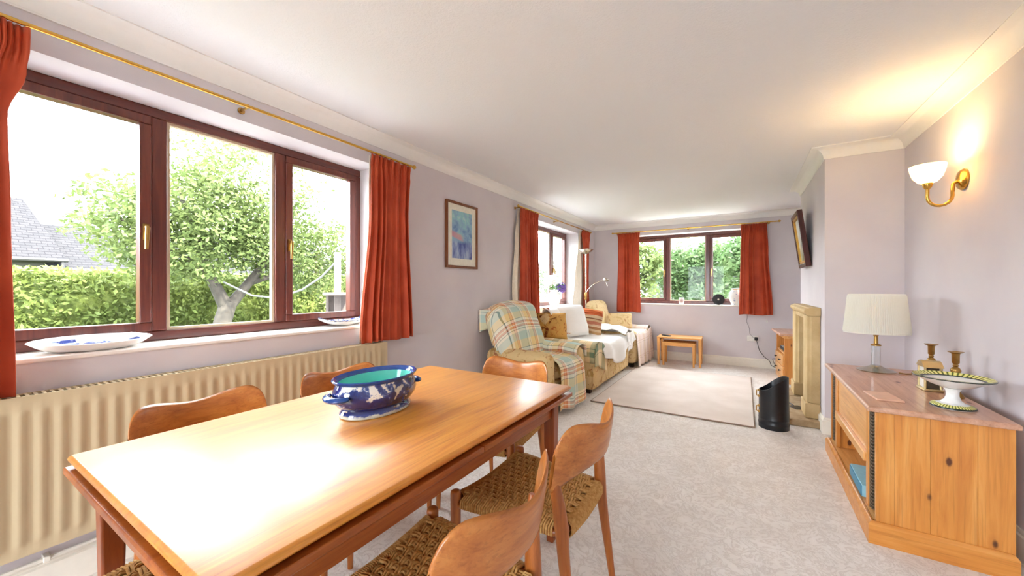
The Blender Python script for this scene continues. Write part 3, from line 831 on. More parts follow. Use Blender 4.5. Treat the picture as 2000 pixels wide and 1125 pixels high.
# ------------------------------------------------------------------ picture over the fireplace
fp = thing('framed_painting', 'gilt edged dark wood framed painting tilted off the chimney breast', 'picture', (CHX-0.004, 4.93, 1.44))
M_DKW = wood('dark_red_frame_wood', srgb(58,18,14), srgb(78,26,18), srgb(96,38,24), axis=2, rough=0.35)
M_GILT = plain('gilt', srgb(196,148,70), 0.35, 0.8, var=0.1)
Mt = Matrix.Rotation(-0.13, 4, 'Y')
def pbx(*a): return MB().box(*a).xf(Mt)
QW, QH = 0.26, 0.57
for a in ((-QW,-QW+0.04,0,QH),(QW-0.04,QW,0,QH),(-QW+0.04,QW-0.04,0,0.04),(-QW+0.04,QW-0.04,QH-0.04,QH)):
    build('frame_bar', pbx(-0.048, -0.004, a[0], a[1], a[2], a[3]), M_DKW, fp, bevel=0.006)
for a in ((-QW+0.04,-QW+0.066,0.04,QH-0.04),(QW-0.066,QW-0.04,0.04,QH-0.04),(-QW+0.066,QW-0.066,0.04,0.066),(-QW+0.066,QW-0.066,QH-0.066,QH-0.04)):
    build('gilt_slip', pbx(-0.040, -0.010, a[0], a[1], a[2], a[3]), M_GILT, fp, bevel=0.003)
def m_paint():
    t = NT('pale_landscape_paint'); v = t.coord('Object'); s = t.sep(v)
    n = t.math('ADD', t.math('MULTIPLY', t.noise(v, 6, 4), 0.25), s[2])
    t.color(t.ramp(n, [(0.16, srgb(120,126,96)), (0.26, srgb(150,160,150)), (0.36, srgb(186,198,208)), (0.6, srgb(212,218,222))])).set(0.25, 0, 0.4); return t.m
build('canvas', pbx(-0.022, -0.012, -QW+0.064, QW-0.064, 0.064, QH-0.064), m_paint(), fp, smooth=False)
# ------------------------------------------------------------------ upholstery
def noisy(p, s, a): 
    return noise.noise(Vector(p)*s)*a
M_SHADOWBASE = plain('shadow_base', srgb(60,40,28), 0.8)  # dark feet colour stands in for shadow under the seats
def cushion_mb(w, h, t, n=16, seed=0, wr=0.006):
    mb = MB()
    for s in (1, -1):
        def fn(u, v, s=s):
            x, z = u*2-1, v*2-1
            pin = 1-0.05*(x*x*z*z) - 0.10*(1-(abs(x)**2))*(abs(z)**3)*0.6 - 0.10*(1-(abs(z)**2))*(abs(x)**3)*0.6 + 0.02*math.sin(3*x+5*z+seed)
            e = max(0.0, (1-abs(x)**2.6))*max(0.0, (1-abs(z)**2.6))
            th = t/2*e**0.45
            q = noise.noise(Vector((x*2.3+seed, z*2.3, s*2.0)))*wr*e
            return (x*w/2*pin, s*th + q, z*h/2*pin, u, v)
        g = MB().grid(fn, n, n)
        mb.add(g.v, g.f if s < 0 else [tuple(reversed(f)) for f in g.f], [g.uv[i] for i in range(len(g.v))])
    return mb
def place(mb, loc, rx=0, ry=0, rz=0):
    return mb.xf(Matrix.Translation(loc) @ Matrix.Rotation(rz,4,'Z') @ Matrix.Rotation(ry,4,'Y') @ Matrix.Rotation(rx,4,'X'))

# near armchair, facing away from the window wall; local +x is its front, origin at floor centre
def armchair(name, label, loc, rz, mat, w, d, backh, armh, seath, backw=None, matb=None, tilt=0.17, bx=0.16, bt=0.20):
    t = thing(name, label, 'armchair', loc, rz)
    matb = matb or mat; bw = backw or (w-0.30)
    build('base', MB().rbox((0,0,0.195), (d-0.06, w-0.06, 0.27), 0.03, 8, wob=0.006), mat, t)
    for s in (-1, 1):
        build('arm', MB().rbox((0.02, s*(w/2-0.095), armh/2+0.03), (d-0.08, 0.19, armh-0.06), 0.075, 10, bulge=0.012, wob=0.008, seed=s), mat, t)
    m = MB().rbox((0,0,0), (bt, bw, backh-0.30), 0.085, 12, bulge=0.025, wob=0.010, seed=3)
    build('backrest', place(m, (-d/2+bx, 0, 0.30+(backh-0.30)/2), ry=-tilt), matb, t)
    build('seat_cushion', MB().rbox((0.07,0,seath-0.06), (d-0.20, w-0.38, 0.15), 0.06, 10, bulge=0.02, wob=0.006), mat, t)
    for sx in (-1, 1):
        for sy in (-1, 1): build('foot', MB().box(sx*(d/2-0.1)-0.03, sx*(d/2-0.1)+0.03, sy*(w/2-0.1)-0.03, sy*(w/2-0.1)+0.03, 0, 0.065), M_SHADOWBASE, t)
    return t
AC = (-1.880, 3.545); AW, AD = 0.80, 0.84
armchair('armchair', 'faded floral recliner armchair draped with a yellow and teal tartan throw', (AC[0], AC[1], 0), -0.10, M_FLORAL, AW, AD, 1.03, 0.595, 0.46, backw=0.68, tilt=0.32, bx=0.20)
# throw on it: pieces follow the chair's surfaces a finger's breadth off
tw = thing('tartan_throw', 'yellow and teal tartan throw over the near armchair back and seat', 'throw', (AC[0], AC[1], 0), -0.10)
def keepback(p):
    # p in backrest local frame before tilt: keep top, front, near (−y) side down to a slanting hem
    x, y, z = p
    if x < -0.06: return z > 0.20
    if y < -0.31: return z > 0.08-1.5*(x+0.1)
    return z > -0.25 + 0.04*math.sin(y*9)
m = MB().rbox((0,0,0), (0.20, 0.68, 0.73), 0.085, 30, bulge=0.030, wob=0.016, seed=5, off=0.030, keep=keepback,
              uvf=lambda p: (p.y-0.9*(p.x-0.1)*(1 if p.y < -0.25 else 0), p.z-0.8*(p.x-0.1)))
build('back_drape', place(m, (-AD/2+0.20, 0, 0.30+0.365), ry=-0.32), M_PLAID, tw, solid=0.006, angle=80)
# hanging flap at the near back corner
def flap(u, v):
    x = -0.470 + 0.17*u + 0.03*v; y = -0.355 - 0.03*math.sin(u*5+1)*v - 0.012
    z = 0.985 - 0.235*v*(1-0.2*u) + 0.03*u
    return (x, y, z, u*0.2+0.1, z)
build('side_flap', MB().grid(flap, 12, 14), M_PLAID, tw, solid=0.005, angle=80)
def path_drape(pts, y0, y1, wr, seed, hem=0.0, flare=0.0):
    # cloth led along a profile in x,z
    P = [Vector((p[0], 0, p[1])) for p in pts]; L = [0]
    for i in range(1, len(P)): L.append(L[-1]+(P[i]-P[i-1]).length)
    def fn(u, v):
        s = v*L[-1]; i = 0
        while i < len(L)-2 and L[i+1] < s: i += 1
        q = (s-L[i])/max(1e-6, L[i+1]-L[i]); p = P[i].lerp(P[i+1], q)
        t = (P[i+1]-P[i]).normalized(); nrm = Vector((-t.z, 0, t.x)) * -1
        y = y0+(y1-y0)*u
        k = max(0, v-0.55)/0.45
        w = wr*(0.4+k)*math.sin(u*13+seed+2*v) + wr*0.6*noise.noise(Vector((u*4, v*5, seed)))
        p = p - nrm*0 + Vector((abs(nrm.x), 0, abs(nrm.z)))*(w+wr*0.9)
        y += flare*k*(u-0.5)
        z = p.z + (hem*math.sin(u*7+seed)*k*0.5)
        return (p.x, y, max(0.012, z), u*(y1-y0), s)
    return fn
seatp = [(-0.16,0.60),(-0.13,0.535),(-0.06,0.512),(0.15,0.512),(0.33,0.512),(0.40,0.490),(0.432,0.44),(0.446,0.34),(0.452,0.18),(0.456,0.05)]
build('seat_drape', MB().grid(path_drape(seatp, -0.215, 0.235, 0.012, 1.0, 0.03, 0.10), 34, 46), M_PLAID, tw, solid=0.006, angle=80)
def armdrape(u, v):
    # over the far arm, across y, spread along x
    a = v*PI*1.0; x = -0.22+0.62*u
    y = 0.305 - 0.115*math.cos(a); z = 0.535 + 0.092*math.sin(a)**0.7 if math.sin(a) > 0 else 0.535
    z += 0.006*math.sin(u*11)+0.005*math.sin(v*6+u*3)
    if v > 0.98: z -= 0.05
    if v < 0.02: z -= 0.01
    return (x, y, z, u*0.6, v*0.34+0.1)
build('arm_drape', MB().grid(armdrape, 30, 20), M_PLAID, tw, solid=0.006, angle=80)

# sofa along the window wall; local +x front, y along the wall
SC = (-1.845, 4.900); SW, SD = 1.62, 0.86
sf = thing('sofa', 'faded floral sofa along the side wall, mostly hidden by throws', 'sofa', (SC[0], SC[1], 0), 0.0)
build('base', MB().rbox((0.0,0,0.20), (SD-0.02, SW-0.04, 0.30), 0.035, 12, wob=0.008), M_FLORAL, sf)
for s in (-1, 1):
    build('arm', MB().rbox((0.0, s*(SW/2-0.125), 0.305), (SD-0.02, 0.25, 0.51), 0.11, 12, bulge=0.012, wob=0.010, seed=s*2), M_FLORAL, sf)
build('backrest', place(MB().rbox((0,0,0), (0.20, SW-0.34, 0.56), 0.09, 14, bulge=0.02, wob=0.012), (-SD/2+0.15, 0, 0.62), ry=-0.14), M_FLORAL, sf)
for s in (-1, 1):
    build('seat_cushion', MB().rbox((0.07, s*(SW-0.50)/4, 0.415), (SD-0.18, (SW-0.52)/2, 0.15), 0.06, 10, bulge=0.02), M_FLORAL, sf)
for sx in (-1, 1):
    for sy in (-1, 1): build('foot', MB().box(sx*0.33-0.03, sx*0.33+0.03, sy*0.7-0.03, sy*0.7+0.03, 0, 0.06), M_SHADOWBASE, sf)
gt = thing('check_throw', 'green and beige check throw folded over the near sofa arm', 'throw', (SC[0], SC[1], 0), 0.0)
def arm_cover(x0, x1, yc, hw, zt, drop0, drop1, wr, seed, front=0.0):
    def fn(u, v):
        x = x0+(x1-x0)*u
        w = v*2-1
        if abs(w) < 0.5:
            a = (w/0.5)*PI/2
            y = yc + hw*math.sin(a); z = zt - hw*0.75*(1-math.cos(a))
        else:
            k = (abs(w)-0.5)/0.5
            y = yc + (1 if w > 0 else -1)*(hw+0.010*math.sin(u*9+seed)*k)
            z = zt - hw*0.75 - k*(drop1 if w > 0 else drop0)*(1-0.25*math.sin(u*4+seed)**2)
        z += wr*noise.noise(Vector((u*5, v*5, seed)))
        return (x, y, z, u*abs(x1-x0), v*0.7)
    return fn
build('drape', MB().grid(arm_cover(-0.36, 0.445, -(SW/2-0.125), 0.150, 0.596, 0.12, 0.02, 0.006, 2.0), 34, 30), M_PLAIDG, gt, solid=0.006, angle=80)
def gfront(u, v):
    y = -(SW/2-0.125) - 0.150 + 0.40*u; z = 0.590 - 0.10*max(0, abs(u-0.42)*2-0.1)**2.0 - v*(0.20+0.10*math.sin(u*2.4))
    x = 0.447 + 0.012*math.sin(u*8) * v + 0.006
    return (x, y, z, u*0.4, v*0.3+0.1)
build('front_flap', MB().grid(gfront, 16, 12), M_PLAIDG, gt, solid=0.006, angle=80)
wt = thing('white_throw', 'large white woollen throw spread over the sofa back and seat', 'throw', (SC[0], SC[1], 0), 0.0)
wp = [(-0.385,0.62),(-0.375,0.84),(-0.35,0.915),(-0.30,0.935),(-0.245,0.905),(-0.21,0.80),(-0.175,0.60),(-0.12,0.535),(0.10,0.525),(0.36,0.525),(0.43,0.50),(0.456,0.44),(0.468,0.24)]
def wfn():
    base = path_drape(wp, -0.56, 0.60, 0.016, 4.0, 0.0, 0.0)
    def fn(u, v):
        x, y, z, a, b = base(u, v)
        if v > 0.86:                     # pointed hem over the front edge
            k = (v-0.86)/0.14
            lift = 0.16*(1-math.exp(-((u-0.50)/0.30)**2))*k
            z = min(0.50, z+lift)
        return (x+0.010, y, z+0.010*noise.noise(Vector((u*7, v*9, 2)))+0.004, a, b)
    return fn
build('spread', MB().grid(wfn(), 50, 60), M_WHITE, wt, solid=0.012, angle=85)
def wside(u, v):                         # piece heaped over the far arm and on to the next seat
    y = 0.50 + 0.46*v; x = -0.28+0.72*u
    z = 0.56 + 0.085*math.exp(-((v-0.42)/0.42)**2) - 0.05*max(0, u-0.75)/0.25 + 0.035*noise.noise(Vector((u*3.2, v*3.2, 7)))+0.012*noise.noise(Vector((u*9, v*9, 5)))
    z -= 0.16*max(0, v-0.72)/0.28
    z += 0.02
    return (x, y, z, u, v)
build('far_fold', MB().grid(wside, 26, 24), M_WHITE, wt, solid=0.012, angle=85)
def wfar(u, v):
    y = 0.52 + 0.42*u; z = 0.60 - 0.30*v*(1-0.55*u) + 0.01*math.sin(u*9)
    x = 0.452 + 0.02*v + 0.012*math.sin(u*11+v*3)
    return (x, y, z-0.03, u, v)
build('hanging_corner', MB().grid(wfar, 18, 14), M_WHITE, wt, solid=0.010, angle=85)

# cushions on the sofa
def m_ribbed():
    t = NT('striped_ribbed_fabric'); c = t.coord('UV'); s = t.sep(c)
    w = t.math('ADD', s[1], t.math('MULTIPLY', t.noise(t.coord('UV'), 4, 2), 0.05))
    col = t.ramp(w, [(0,srgb(214,172,120)),(0.12,srgb(232,204,164)),(0.20,srgb(190,136,92)),(0.30,srgb(236,210,176)),(0.38,srgb(206,134,104)),(0.50,srgb(228,196,152)),(0.58,srgb(150,96,66)),(0.62,srgb(226,196,156)),(0.74,srgb(198,96,52)),(0.90,srgb(214,120,70))], 'CONSTANT')
    h = t.math('SINE', t.math('MULTIPLY', w, 62.0))
    t.color(col).set(0.85, 0, 0.2); t.bump(h, 0.8, 0.012); return t.m
c1 = place(cushion_mb(0.40, 0.38, 0.15, 20, 3), (SC[0]-0.02, SC[1]+0.27, 0.745), rx=-0.30, ry=0.14, rz=0.42)
tag(build('striped_cushion', c1, m_ribbed(), None, angle=80), 'orange and beige ribbed cushion leaning on the white throw', 'cushion')
c2 = place(cushion_mb(0.58, 0.46, 0.17, 20, 8), (SC[0]-0.13, SC[1]-0.12, 0.775), rx=-0.34, rz=PI/2-0.42)
tag(build('white_cushion', c2, M_WHITE, None, angle=80), 'big plain white cushion behind the ribbed cushion on the sofa', 'cushion')
M_TAPESTRY = m_floral('dark_tapestry_floral', srgb(212,164,92), srgb(120,66,38), srgb(178,92,52))
c3 = place(cushion_mb(0.40, 0.36, 0.15, 18, 5), (SC[0]-0.215, SC[1]-0.545, 0.735), rx=-0.30, rz=0.62)
tag(build('tapestry_cushion', c3, M_TAPESTRY, None, angle=80), 'gold and brown tapestry cushion on the near sofa arm behind the armchair', 'cushion')
scf = thing('scarf', 'cream and rust scarf tossed over the tapestry cushion', 'scarf', (SC[0]-0.24, SC[1]-0.50, 0.0), -0.2)
def sc_(u, v):
    x = -0.12+0.30*u; y = -0.06+0.20*v + 0.05*u
    z = 0.955 - 0.50*max(0, u-0.30) + 0.02*noise.noise(Vector((u*6, v*6, 3))) - 0.16*v*v
    return (x, y, max(0.635, z), u, v)
def m_scarf():
    t = NT('cream_rust_scarf'); c = t.coord('UV')
    t.color(t.ramp(t.noise(c, 5, 3, 0.6, 0.6), [(0.50, srgb(238,226,206)), (0.56, srgb(168,72,48)), (0.66, srgb(120,50,40))])).set(0.9, 0, 0.1); return t.m
build('cloth', MB().grid(sc_, 24, 18), m_scarf(), scf, solid=0.006, angle=80)

# corner armchair
CC = (-1.79, 6.30); CW, CD = 0.92, 0.92
armchair('armchair', 'pale ochre corner armchair under the far window curtain, checked cover', (CC[0], CC[1], 0), -0.04, M_FLORALP, CW, CD, 0.99, 0.56, 0.46, backw=0.62)
pc = thing('armchair_cover', 'pale pink check throw covering the corner armchair arm and front', 'throw', (CC[0], CC[1], 0), -0.04)
build('arm_cover', MB().grid(arm_cover(-0.18, 0.445, CW/2-0.095, 0.118, 0.590, 0.40, 0.40, 0.010, 5.0), 30, 34), M_PLAIDP, pc, solid=0.006, angle=80)
def cfront(u, v):
    y = -0.43+0.90*u; z = 0.50 + 0.055*(max(0, u-0.72)/0.28)**0.6 - v*(0.47+0.05*(u > 0.72)) 
    x = 0.452 + 0.035*v + 0.016*math.sin(u*26+0.6*math.sin(v*3))*v**0.7
    return (x, y, max(0.012, z), u*0.9, v*0.5)
build('front_drape', MB().grid(cfront, 60, 20), M_PLAIDP, pc, solid=0.006, angle=80)
def ctop(u, v):
    y = -0.43+0.70*u; x = -0.20+0.655*v
    z = 0.525 - 0.03*(v > 0.97) + 0.012*noise.noise(Vector((u*4, v*4, 1)))
    return (x, y, z, u*0.7, v*0.65)
build('seat_cover', MB().grid(ctop, 24, 20), M_PLAIDP, pc, solid=0.006, angle=80)
c4 = place(cushion_mb(0.40, 0.27, 0.11, 16, 2), (CC[0]+0.04, CC[1]+0.10, 0.668), rx=-0.30, rz=0.40)
tag(build('beige_cushion', c4, M_FLORALP, None, angle=80), 'small beige floral cushion on the corner armchair', 'cushion')

# ------------------------------------------------------------------ floor lamp (uplighter with a reading arm)
fl = thing('floor_lamp', 'slim nickel uplighter floor lamp with bowl and reading arm behind the sofa', 'lamp', (-2.14, 5.80, 0))
build('base', MB().lathe([(0.125,0),(0.130,0.006),(0.125,0.018),(0.03,0.026),(0.014,0.034)], 28), M_CHROME, fl)
build('pole', MB().tube([(0,0,0.02),(0,0,1.77)], 0.011, 12), M_CHROME, fl)
build('bowl', MB().lathe([(0.012,1.765),(0.035,1.775),(0.085,1.800),(0.122,1.838),(0.126,1.842),(0.120,1.843),(0.083,1.808),(0.030,1.785),(0.0,1.783)], 32), M_CHROME, fl)
build('joint', MB().tube([(0,0,1.03),(0,0,1.05),(0,0,1.13),(0,0,1.15)], [0.014,0.022,0.022,0.014], 12), M_OLDBRASS, fl)
ra = build('reading_arm', MB().tube([(0.0,0,1.13),(0.03,0.01,1.19),(0.10,0.03,1.27),(0.20,0.05,1.325),(0.27,0.065,1.345)], 0.007, 8), M_CHROME, fl)
m = MB().lathe([(0.0,0.05),(0.02,0.046),(0.042,0.028),(0.046,0.0),(0.042,-0.003),(0.036,0.018),(0.0,0.034)], 20)
build('reading_shade', place(m, (0.30,0.07,1.34), ry=0.35), M_CHROME, ra)
build('handle', MB().tube([(0.30,0.055,1.33),(0.325,0.05,1.28),(0.335,0.05,1.25)], 0.005, 6), M_CHROME, ra)

# ------------------------------------------------------------------ nest of tables with a remote control
def nest(label, x0, x1, y0, y1, h, leg, lt):
    t = thing('nesting_table', label, 'side table', ((x0+x1)/2, (y0+y1)/2, 0), 0.03, 'nest of oak tables')
    w, d = (x1-x0)/2, (y1-y0)/2
    build('top', MB().box(-w, w, -d, d, h-0.022, h), M_OAKX, t, bevel=0.004)
    for sx in (-1, 1):
        for sy in (-1, 1):
            cx, cy = sx*(w-leg*0.55), sy*(d-leg*0.55)
            mb = MB().add([(cx+a*leg*q, cy+b*leg*q, z) for q, z in ((0.36,0),(0.5,h-0.022)) for a, b in ((-1,-1),(1,-1),(1,1),(-1,1))],
                          [(3,2,1,0),(4,5,6,7),(0,1,5,4),(1,2,6,5),(2,3,7,6),(3,0,4,7)])
            build('leg', mb, M_OAKZ, t, bevel=0.003)
    for s in (-1, 1):
        build('rail', MB().box(s*(w-leg*0.55)-0.009, s*(w-leg*0.55)+0.009, -d+leg, d-leg, h-0.022-lt, h-0.0225), M_OAKX, t)
    build('rail', MB().box(-w+leg, w-leg, d-leg*0.55-0.008, d-leg*0.55+0.008, h-0.022-lt, h-0.0225), M_OAKX, t)
    if lt < 0.04: build('rail', MB().box(-w+leg, w-leg, -d+leg*0.55-0.008, -d+leg*0.55+0.008, h-0.022-lt, h-0.0225), M_OAKX, t)
nest('larger oak nesting table below the far window', -1.155, -0.515, 6.345, 6.755, 0.445, 0.042, 0.045)
nest('smaller oak nesting table tucked under the larger one', -1.075, -0.600, 6.325, 6.660, 0.368, 0.038, 0.036)
rc = thing('remote_control', 'black remote control on the oak nest of tables', 'remote', (-1.03, 6.47, 0.445), 0.9)
build('body', MB().rbox((0,0,0.010), (0.045,0.17,0.020), 0.008, 5), M_BLACKPL, rc)
build('keypad', MB().box(-0.015,0.015,-0.06,0.05,0.0195,0.0215), plain('grey_rubber', srgb(70,70,74), 0.7), rc)

# ------------------------------------------------------------------ rug
rg = thing('rug', 'pale beige rectangular rug before the sofa and fireplace', 'rug', (0,0,0))
rq = [(-1.375,3.885),(0.100,3.885),(0.115,6.02),(-1.36,6.02)]
build('pile', MB().add([(x,y,0.001) for x,y in rq]+[(x,y,0.013) for x,y in rq], [(3,2,1,0),(4,5,6,7),(0,1,5,4),(1,2,6,5),(2,3,7,6),(3,0,4,7)]), M_RUG, rg, bevel=0.004)
mb = MB()
for k in range(4):
    a, b = rq[k], rq[(k+1)%4]; mb.tube([(a[0],a[1],0.007),(b[0],b[1],0.007)], 0.0065, 6)
build('bound_edge', mb, M_RUGEDGE, rg)
# ------------------------------------------------------------------ fireplace surround, hearth, scuttle
def m_stone(name, a, b, bs=0.3):
    t = NT(name); v = t.coord('Object')
    t.color(t.ramp(t.noise(v, 8, 5, 0.6), [(0.3, a), (0.7, b)])).set(0.7, 0, 0.3); t.bump(t.noise(v, 70, 4, 0.65), bs, 0.006); return t.m
M_STONE = m_stone('honey_stone', srgb(190,160,110), srgb(210,183,136))
M_HEARTH = m_stone('rough_hearth_stone', srgb(156,126,88), srgb(196,172,138), 0.9)
fs_ = thing('fireplace_surround', 'honey stone fireplace surround with moulded jambs on the chimney breast', 'fireplace', (0,0,0))
FY0, FY1, FT = 4.235, 5.315, 1.045
HZ = 0.062
for a, b, s in ((FY0, FY0+0.24, 1), (FY1-0.24, FY1, -1)):
    # jamb: stepped and rounded profile in plan, extruded upwards
    pf = [(CHX-0.001, a), (CHX-0.001, b), (0.525, b), (0.508, b-0.02), (0.500, b-0.05), (0.500, a+0.05), (0.508, a+0.02), (0.530, a+0.012), (0.536, a+0.002), (0.556, a+0.002), (0.560, a)]
    build('jamb', MB().prism(pf, 2, HZ+0.13, FT-0.075), M_STONE, fs_, bevel=0.004)
    build('plinth_block', MB().box(0.488, CHX-0.001, a-0.012, b+0.012, HZ, HZ+0.13), M_STONE, fs_, bevel=0.008)
build('lintel', MB().box(0.508, CHX-0.001, FY0+0.24, FY1-0.24, 0.935, FT-0.075), M_STONE, fs_, bevel=0.004)
sh = [(CHX-0.001, FT-0.075), (0.512, FT-0.075), (0.500, FT-0.066), (0.488, FT-0.050), (0.482, FT-0.036), (0.484, FT-0.020), (0.496, FT-0.012), (0.512, FT-0.010), (0.520, FT), (CHX-0.001, FT)]
build('mantel_shelf', MB().prism(sh, 1, FY0-0.016, FY1+0.016), M_STONE, fs_, bevel=0.003)
he = thing('hearth', 'low rough stone hearth slabs in front of the fireplace', 'hearth', (0,0,0))
ys = [4.145, 4.60, 5.02, 5.43]
for k in range(3):
    n = 9; pts = []
    x0, x1, y0, y1 = 0.362+0.01*(k == 1), 0.598, ys[k], ys[k+1]-0.006
    rr = random.Random(k+4)
    for i in range(n): pts.append((x0+(x1-x0)*i/n, y0+rr.uniform(-0.006,0.006)))
    for i in range(n): pts.append((x1, y0+(y1-y0)*i/n))
    for i in range(n): pts.append((x1-(x1-x0)*i/n, y1))
    for i in range(n): pts.append((x0+rr.uniform(-0.006,0.006), y1-(y1-y0)*i/n))
    build('slab', MB().prism(pts, 2, 0.0, HZ-0.001), M_HEARTH, he, bevel=0.008)
build('inner_slab', MB().box(CHX+0.001, 0.978, 4.517, 5.033, 0.0, HZ-0.002), M_HEARTH, he)
cs = thing('coal_scuttle', 'tall black coal scuttle with sloping mouth beside the hearth', 'scuttle', (0.245, 4.00, 0))
N = 48; SR = 0.112
def topz(a): c = math.cos(a); return 0.385 + 0.062*math.sin(c*PI/2)*1.0
mb = MB(); lv = [(1.0,0.0),(1.0,0.030),(1.025,0.036),(1.025,0.046),(1.0,0.052),(1.0,0.078),(1.012,0.083),(1.0,0.088)]
vs = []; fs = []
rings = []
for q, z in lv: rings.append([(SR*q*math.cos(2*PI*k/N), SR*q*math.sin(2*PI*k/N), z) for k in range(N)])
for j in range(1, 6): rings.append([(SR*(1-0.03*j/5)*math.cos(2*PI*k/N), SR*(1-0.03*j/5)*math.sin(2*PI*k/N), 0.088+(topz(2*PI*k/N)-0.088)*j/5) for k in range(N)])
rings.append([(SR*0.955*math.cos(2*PI*k/N), SR*0.955*math.sin(2*PI*k/N), topz(2*PI*k/N)+0.002) for k in range(N)])
rings.append([(SR*0.94*math.cos(2*PI*k/N), SR*0.94*math.sin(2*PI*k/N), topz(2*PI*k/N)-0.004) for k in range(N)])
rings.append([(SR*0.95*math.cos(2*PI*k/N), SR*0.95*math.sin(2*PI*k/N), 0.02) for k in range(N)])
for r_ in rings: vs += r_
for j in range(len(rings)-1):
    for k in range(N): fs.append((j*N+k, j*N+(k+1)%N, (j+1)*N+(k+1)%N, (j+1)*N+k))
fs.append(tuple(reversed(range(N)))); fs.append(tuple((len(rings)-1)*N+k for k in range(N)))
build('body', mb.add(vs, fs), M_BLACK, cs, angle=30)
for z in (0.30, 0.165):
    h = MB()
    h.tube([(-SR+0.002,-0.03,z+0.02),(-SR-0.014,-0.03,z+0.016),(-SR-0.016,-0.03,z-0.026),(-SR+0.002,-0.03,z-0.032)], 0.005, 8)
    h.box(-SR-0.004, -SR+0.010, -0.042, -0.018, z-0.04, z-0.022).box(-SR-0.004, -SR+0.010, -0.042, -0.018, z+0.010, z+0.028)
    build('handle_lug', h, M_OLDBRASS, cs, label='brass handle lug')
fi = thing('hearth_shovel', 'small black fire shovel lying on the hearth by the fireplace jamb', 'shovel', (0.46, 4.55, HZ-0.002), 0.5)
build('blade', MB().box(-0.05,0.05,-0.07,0.05,0.0,0.006), M_BLACK, fi, bevel=0.002)
build('handle', MB().tube([(0,0.04,0.006),(0,0.10,0.016),(0,0.22,0.012)], 0.006, 8), M_BLACK, fi)

# ------------------------------------------------------------------ pine television cabinet in the alcove
tc = thing('media_cabinet', 'small pine media cabinet in the alcove beyond the fireplace', 'cabinet', (0.70, 6.22, 0), 0.06)
build('top', MB().box(-0.30, 0.28, -0.36, 0.38, 0.610, 0.640), M_PINETOP, tc, bevel=0.006)
build('cornice', MB().prism([(-0.25,0.575),(0.25,0.575),(0.27,0.610),(-0.285,0.610)], 1, -0.345, 0.365), M_PINEY, tc, bevel=0.003)
for y in (-0.32, 0.32): build('side_panel', MB().box(-0.245, 0.25, y, y+0.02, 0.0, 0.575), M_PINEZ, tc, bevel=0.002)
build('back_panel', MB().box(0.235, 0.25, -0.30, 0.32, 0.02, 0.575), M_PINEZ, tc)
build('shelf', MB().box(-0.235, 0.235, -0.30, 0.32, 0.360, 0.380), M_PINEY, tc)
build('plinth', MB().box(-0.255, 0.255, -0.33, 0.35, 0.0, 0.06), M_PINEY, tc, bevel=0.004)
for k, z in enumerate((0.075, 0.215)):
    dr = build('drawer', MB().box(-0.262, -0.20, -0.295, 0.315, z, z+0.130), M_PINEY, tc, bevel=0.004)
    for y in (-0.15, 0.17): build('knob', MB().lathe([(0.006,0),(0.006,0.012),(0.014,0.018),(0.012,0.028),(0.0,0.031)], 12).xf(Matrix.Translation((-0.262, y, z+0.065)) @ Matrix.Rotation(-PI/2, 4, 'Y')), M_BLACK, dr)
vb = thing('video_box', 'flat grey player box on the open shelf of the media cabinet', 'player', (0.60, 6.22, 0.380), 0.06)
build('case', MB().rbox((0,0,0.028), (0.24,0.36,0.05), 0.006, 3), plain('silver_plastic', srgb(170,172,176), 0.4), vb)
build('front_plate', MB().box(-0.1225,-0.1185,-0.17,0.17,0.008,0.046), M_BLACKPL, vb)

# ------------------------------------------------------------------ socket, flex and pull cord on the far wall
so = thing('wall_socket', 'white double wall socket with black plug below the far curtain', 'socket', (0.155, YF, 0.44))
build('plate', MB().rbox((0,-0.006,0), (0.148,0.012,0.088), 0.005, 4), M_WHITEPL, so)
build('plug', MB().rbox((0.045,-0.028,0.0), (0.045,0.034,0.052), 0.008, 4), M_BLACKPL, so)
for x in (-0.045, 0.02): build('switch', MB().box(x-0.007, x+0.007, -0.0155, -0.0118, 0.014, 0.034), M_WHITEPL, so)
tag(build('power_cable', MB().tube([(0.205,YF-0.045,0.415),(0.22,YF-0.05,0.36),(0.24,YF-0.05,0.27),(0.30,YF-0.05,0.18),(0.36,YF-0.06,0.13),(0.37,YF-0.12,0.12),(0.38,YF-0.2,0.08),(0.45,YF-0.28,0.06),(0.52,YF-0.22,0.05),(0.50,YF-0.10,0.07),(0.42,YF-0.08,0.10),(0.40,YF-0.14,0.17),(0.52,YF-0.16,0.20)], 0.0045, 6), M_BLACKPL), 'grey black power cable looping from the wall socket to the media cabinet', 'cable')
tag(build('lamp_flex', MB().tube([(0.08,YF-0.02,0.86),(0.085,YF-0.012,0.77),(0.075,YF-0.010,0.70),(0.11,YF-0.010,0.60),(0.115,YF-0.012,0.52),(0.15,YF-0.020,0.47),(0.19,YF-0.030,0.445)], 0.003, 6), plain('grey_flex', srgb(128,126,130), 0.5)), 'thin grey flex running down the wall from the curtain to the socket', 'cable')
pk = thing('pull_cord', 'white pull cord with small weight hanging below the far curtain', 'cord', (0.335, YF-0.045, 0))
build('string', MB().tube([(0,0,2.19),(0,0,1.2),(0,0,0.735)], 0.0018, 5), M_WHITEPL, pk)
build('weight', MB().lathe([(0.003,0.735),(0.008,0.728),(0.010,0.708),(0.007,0.698),(0,0.697)], 12), M_WHITEPL, pk)

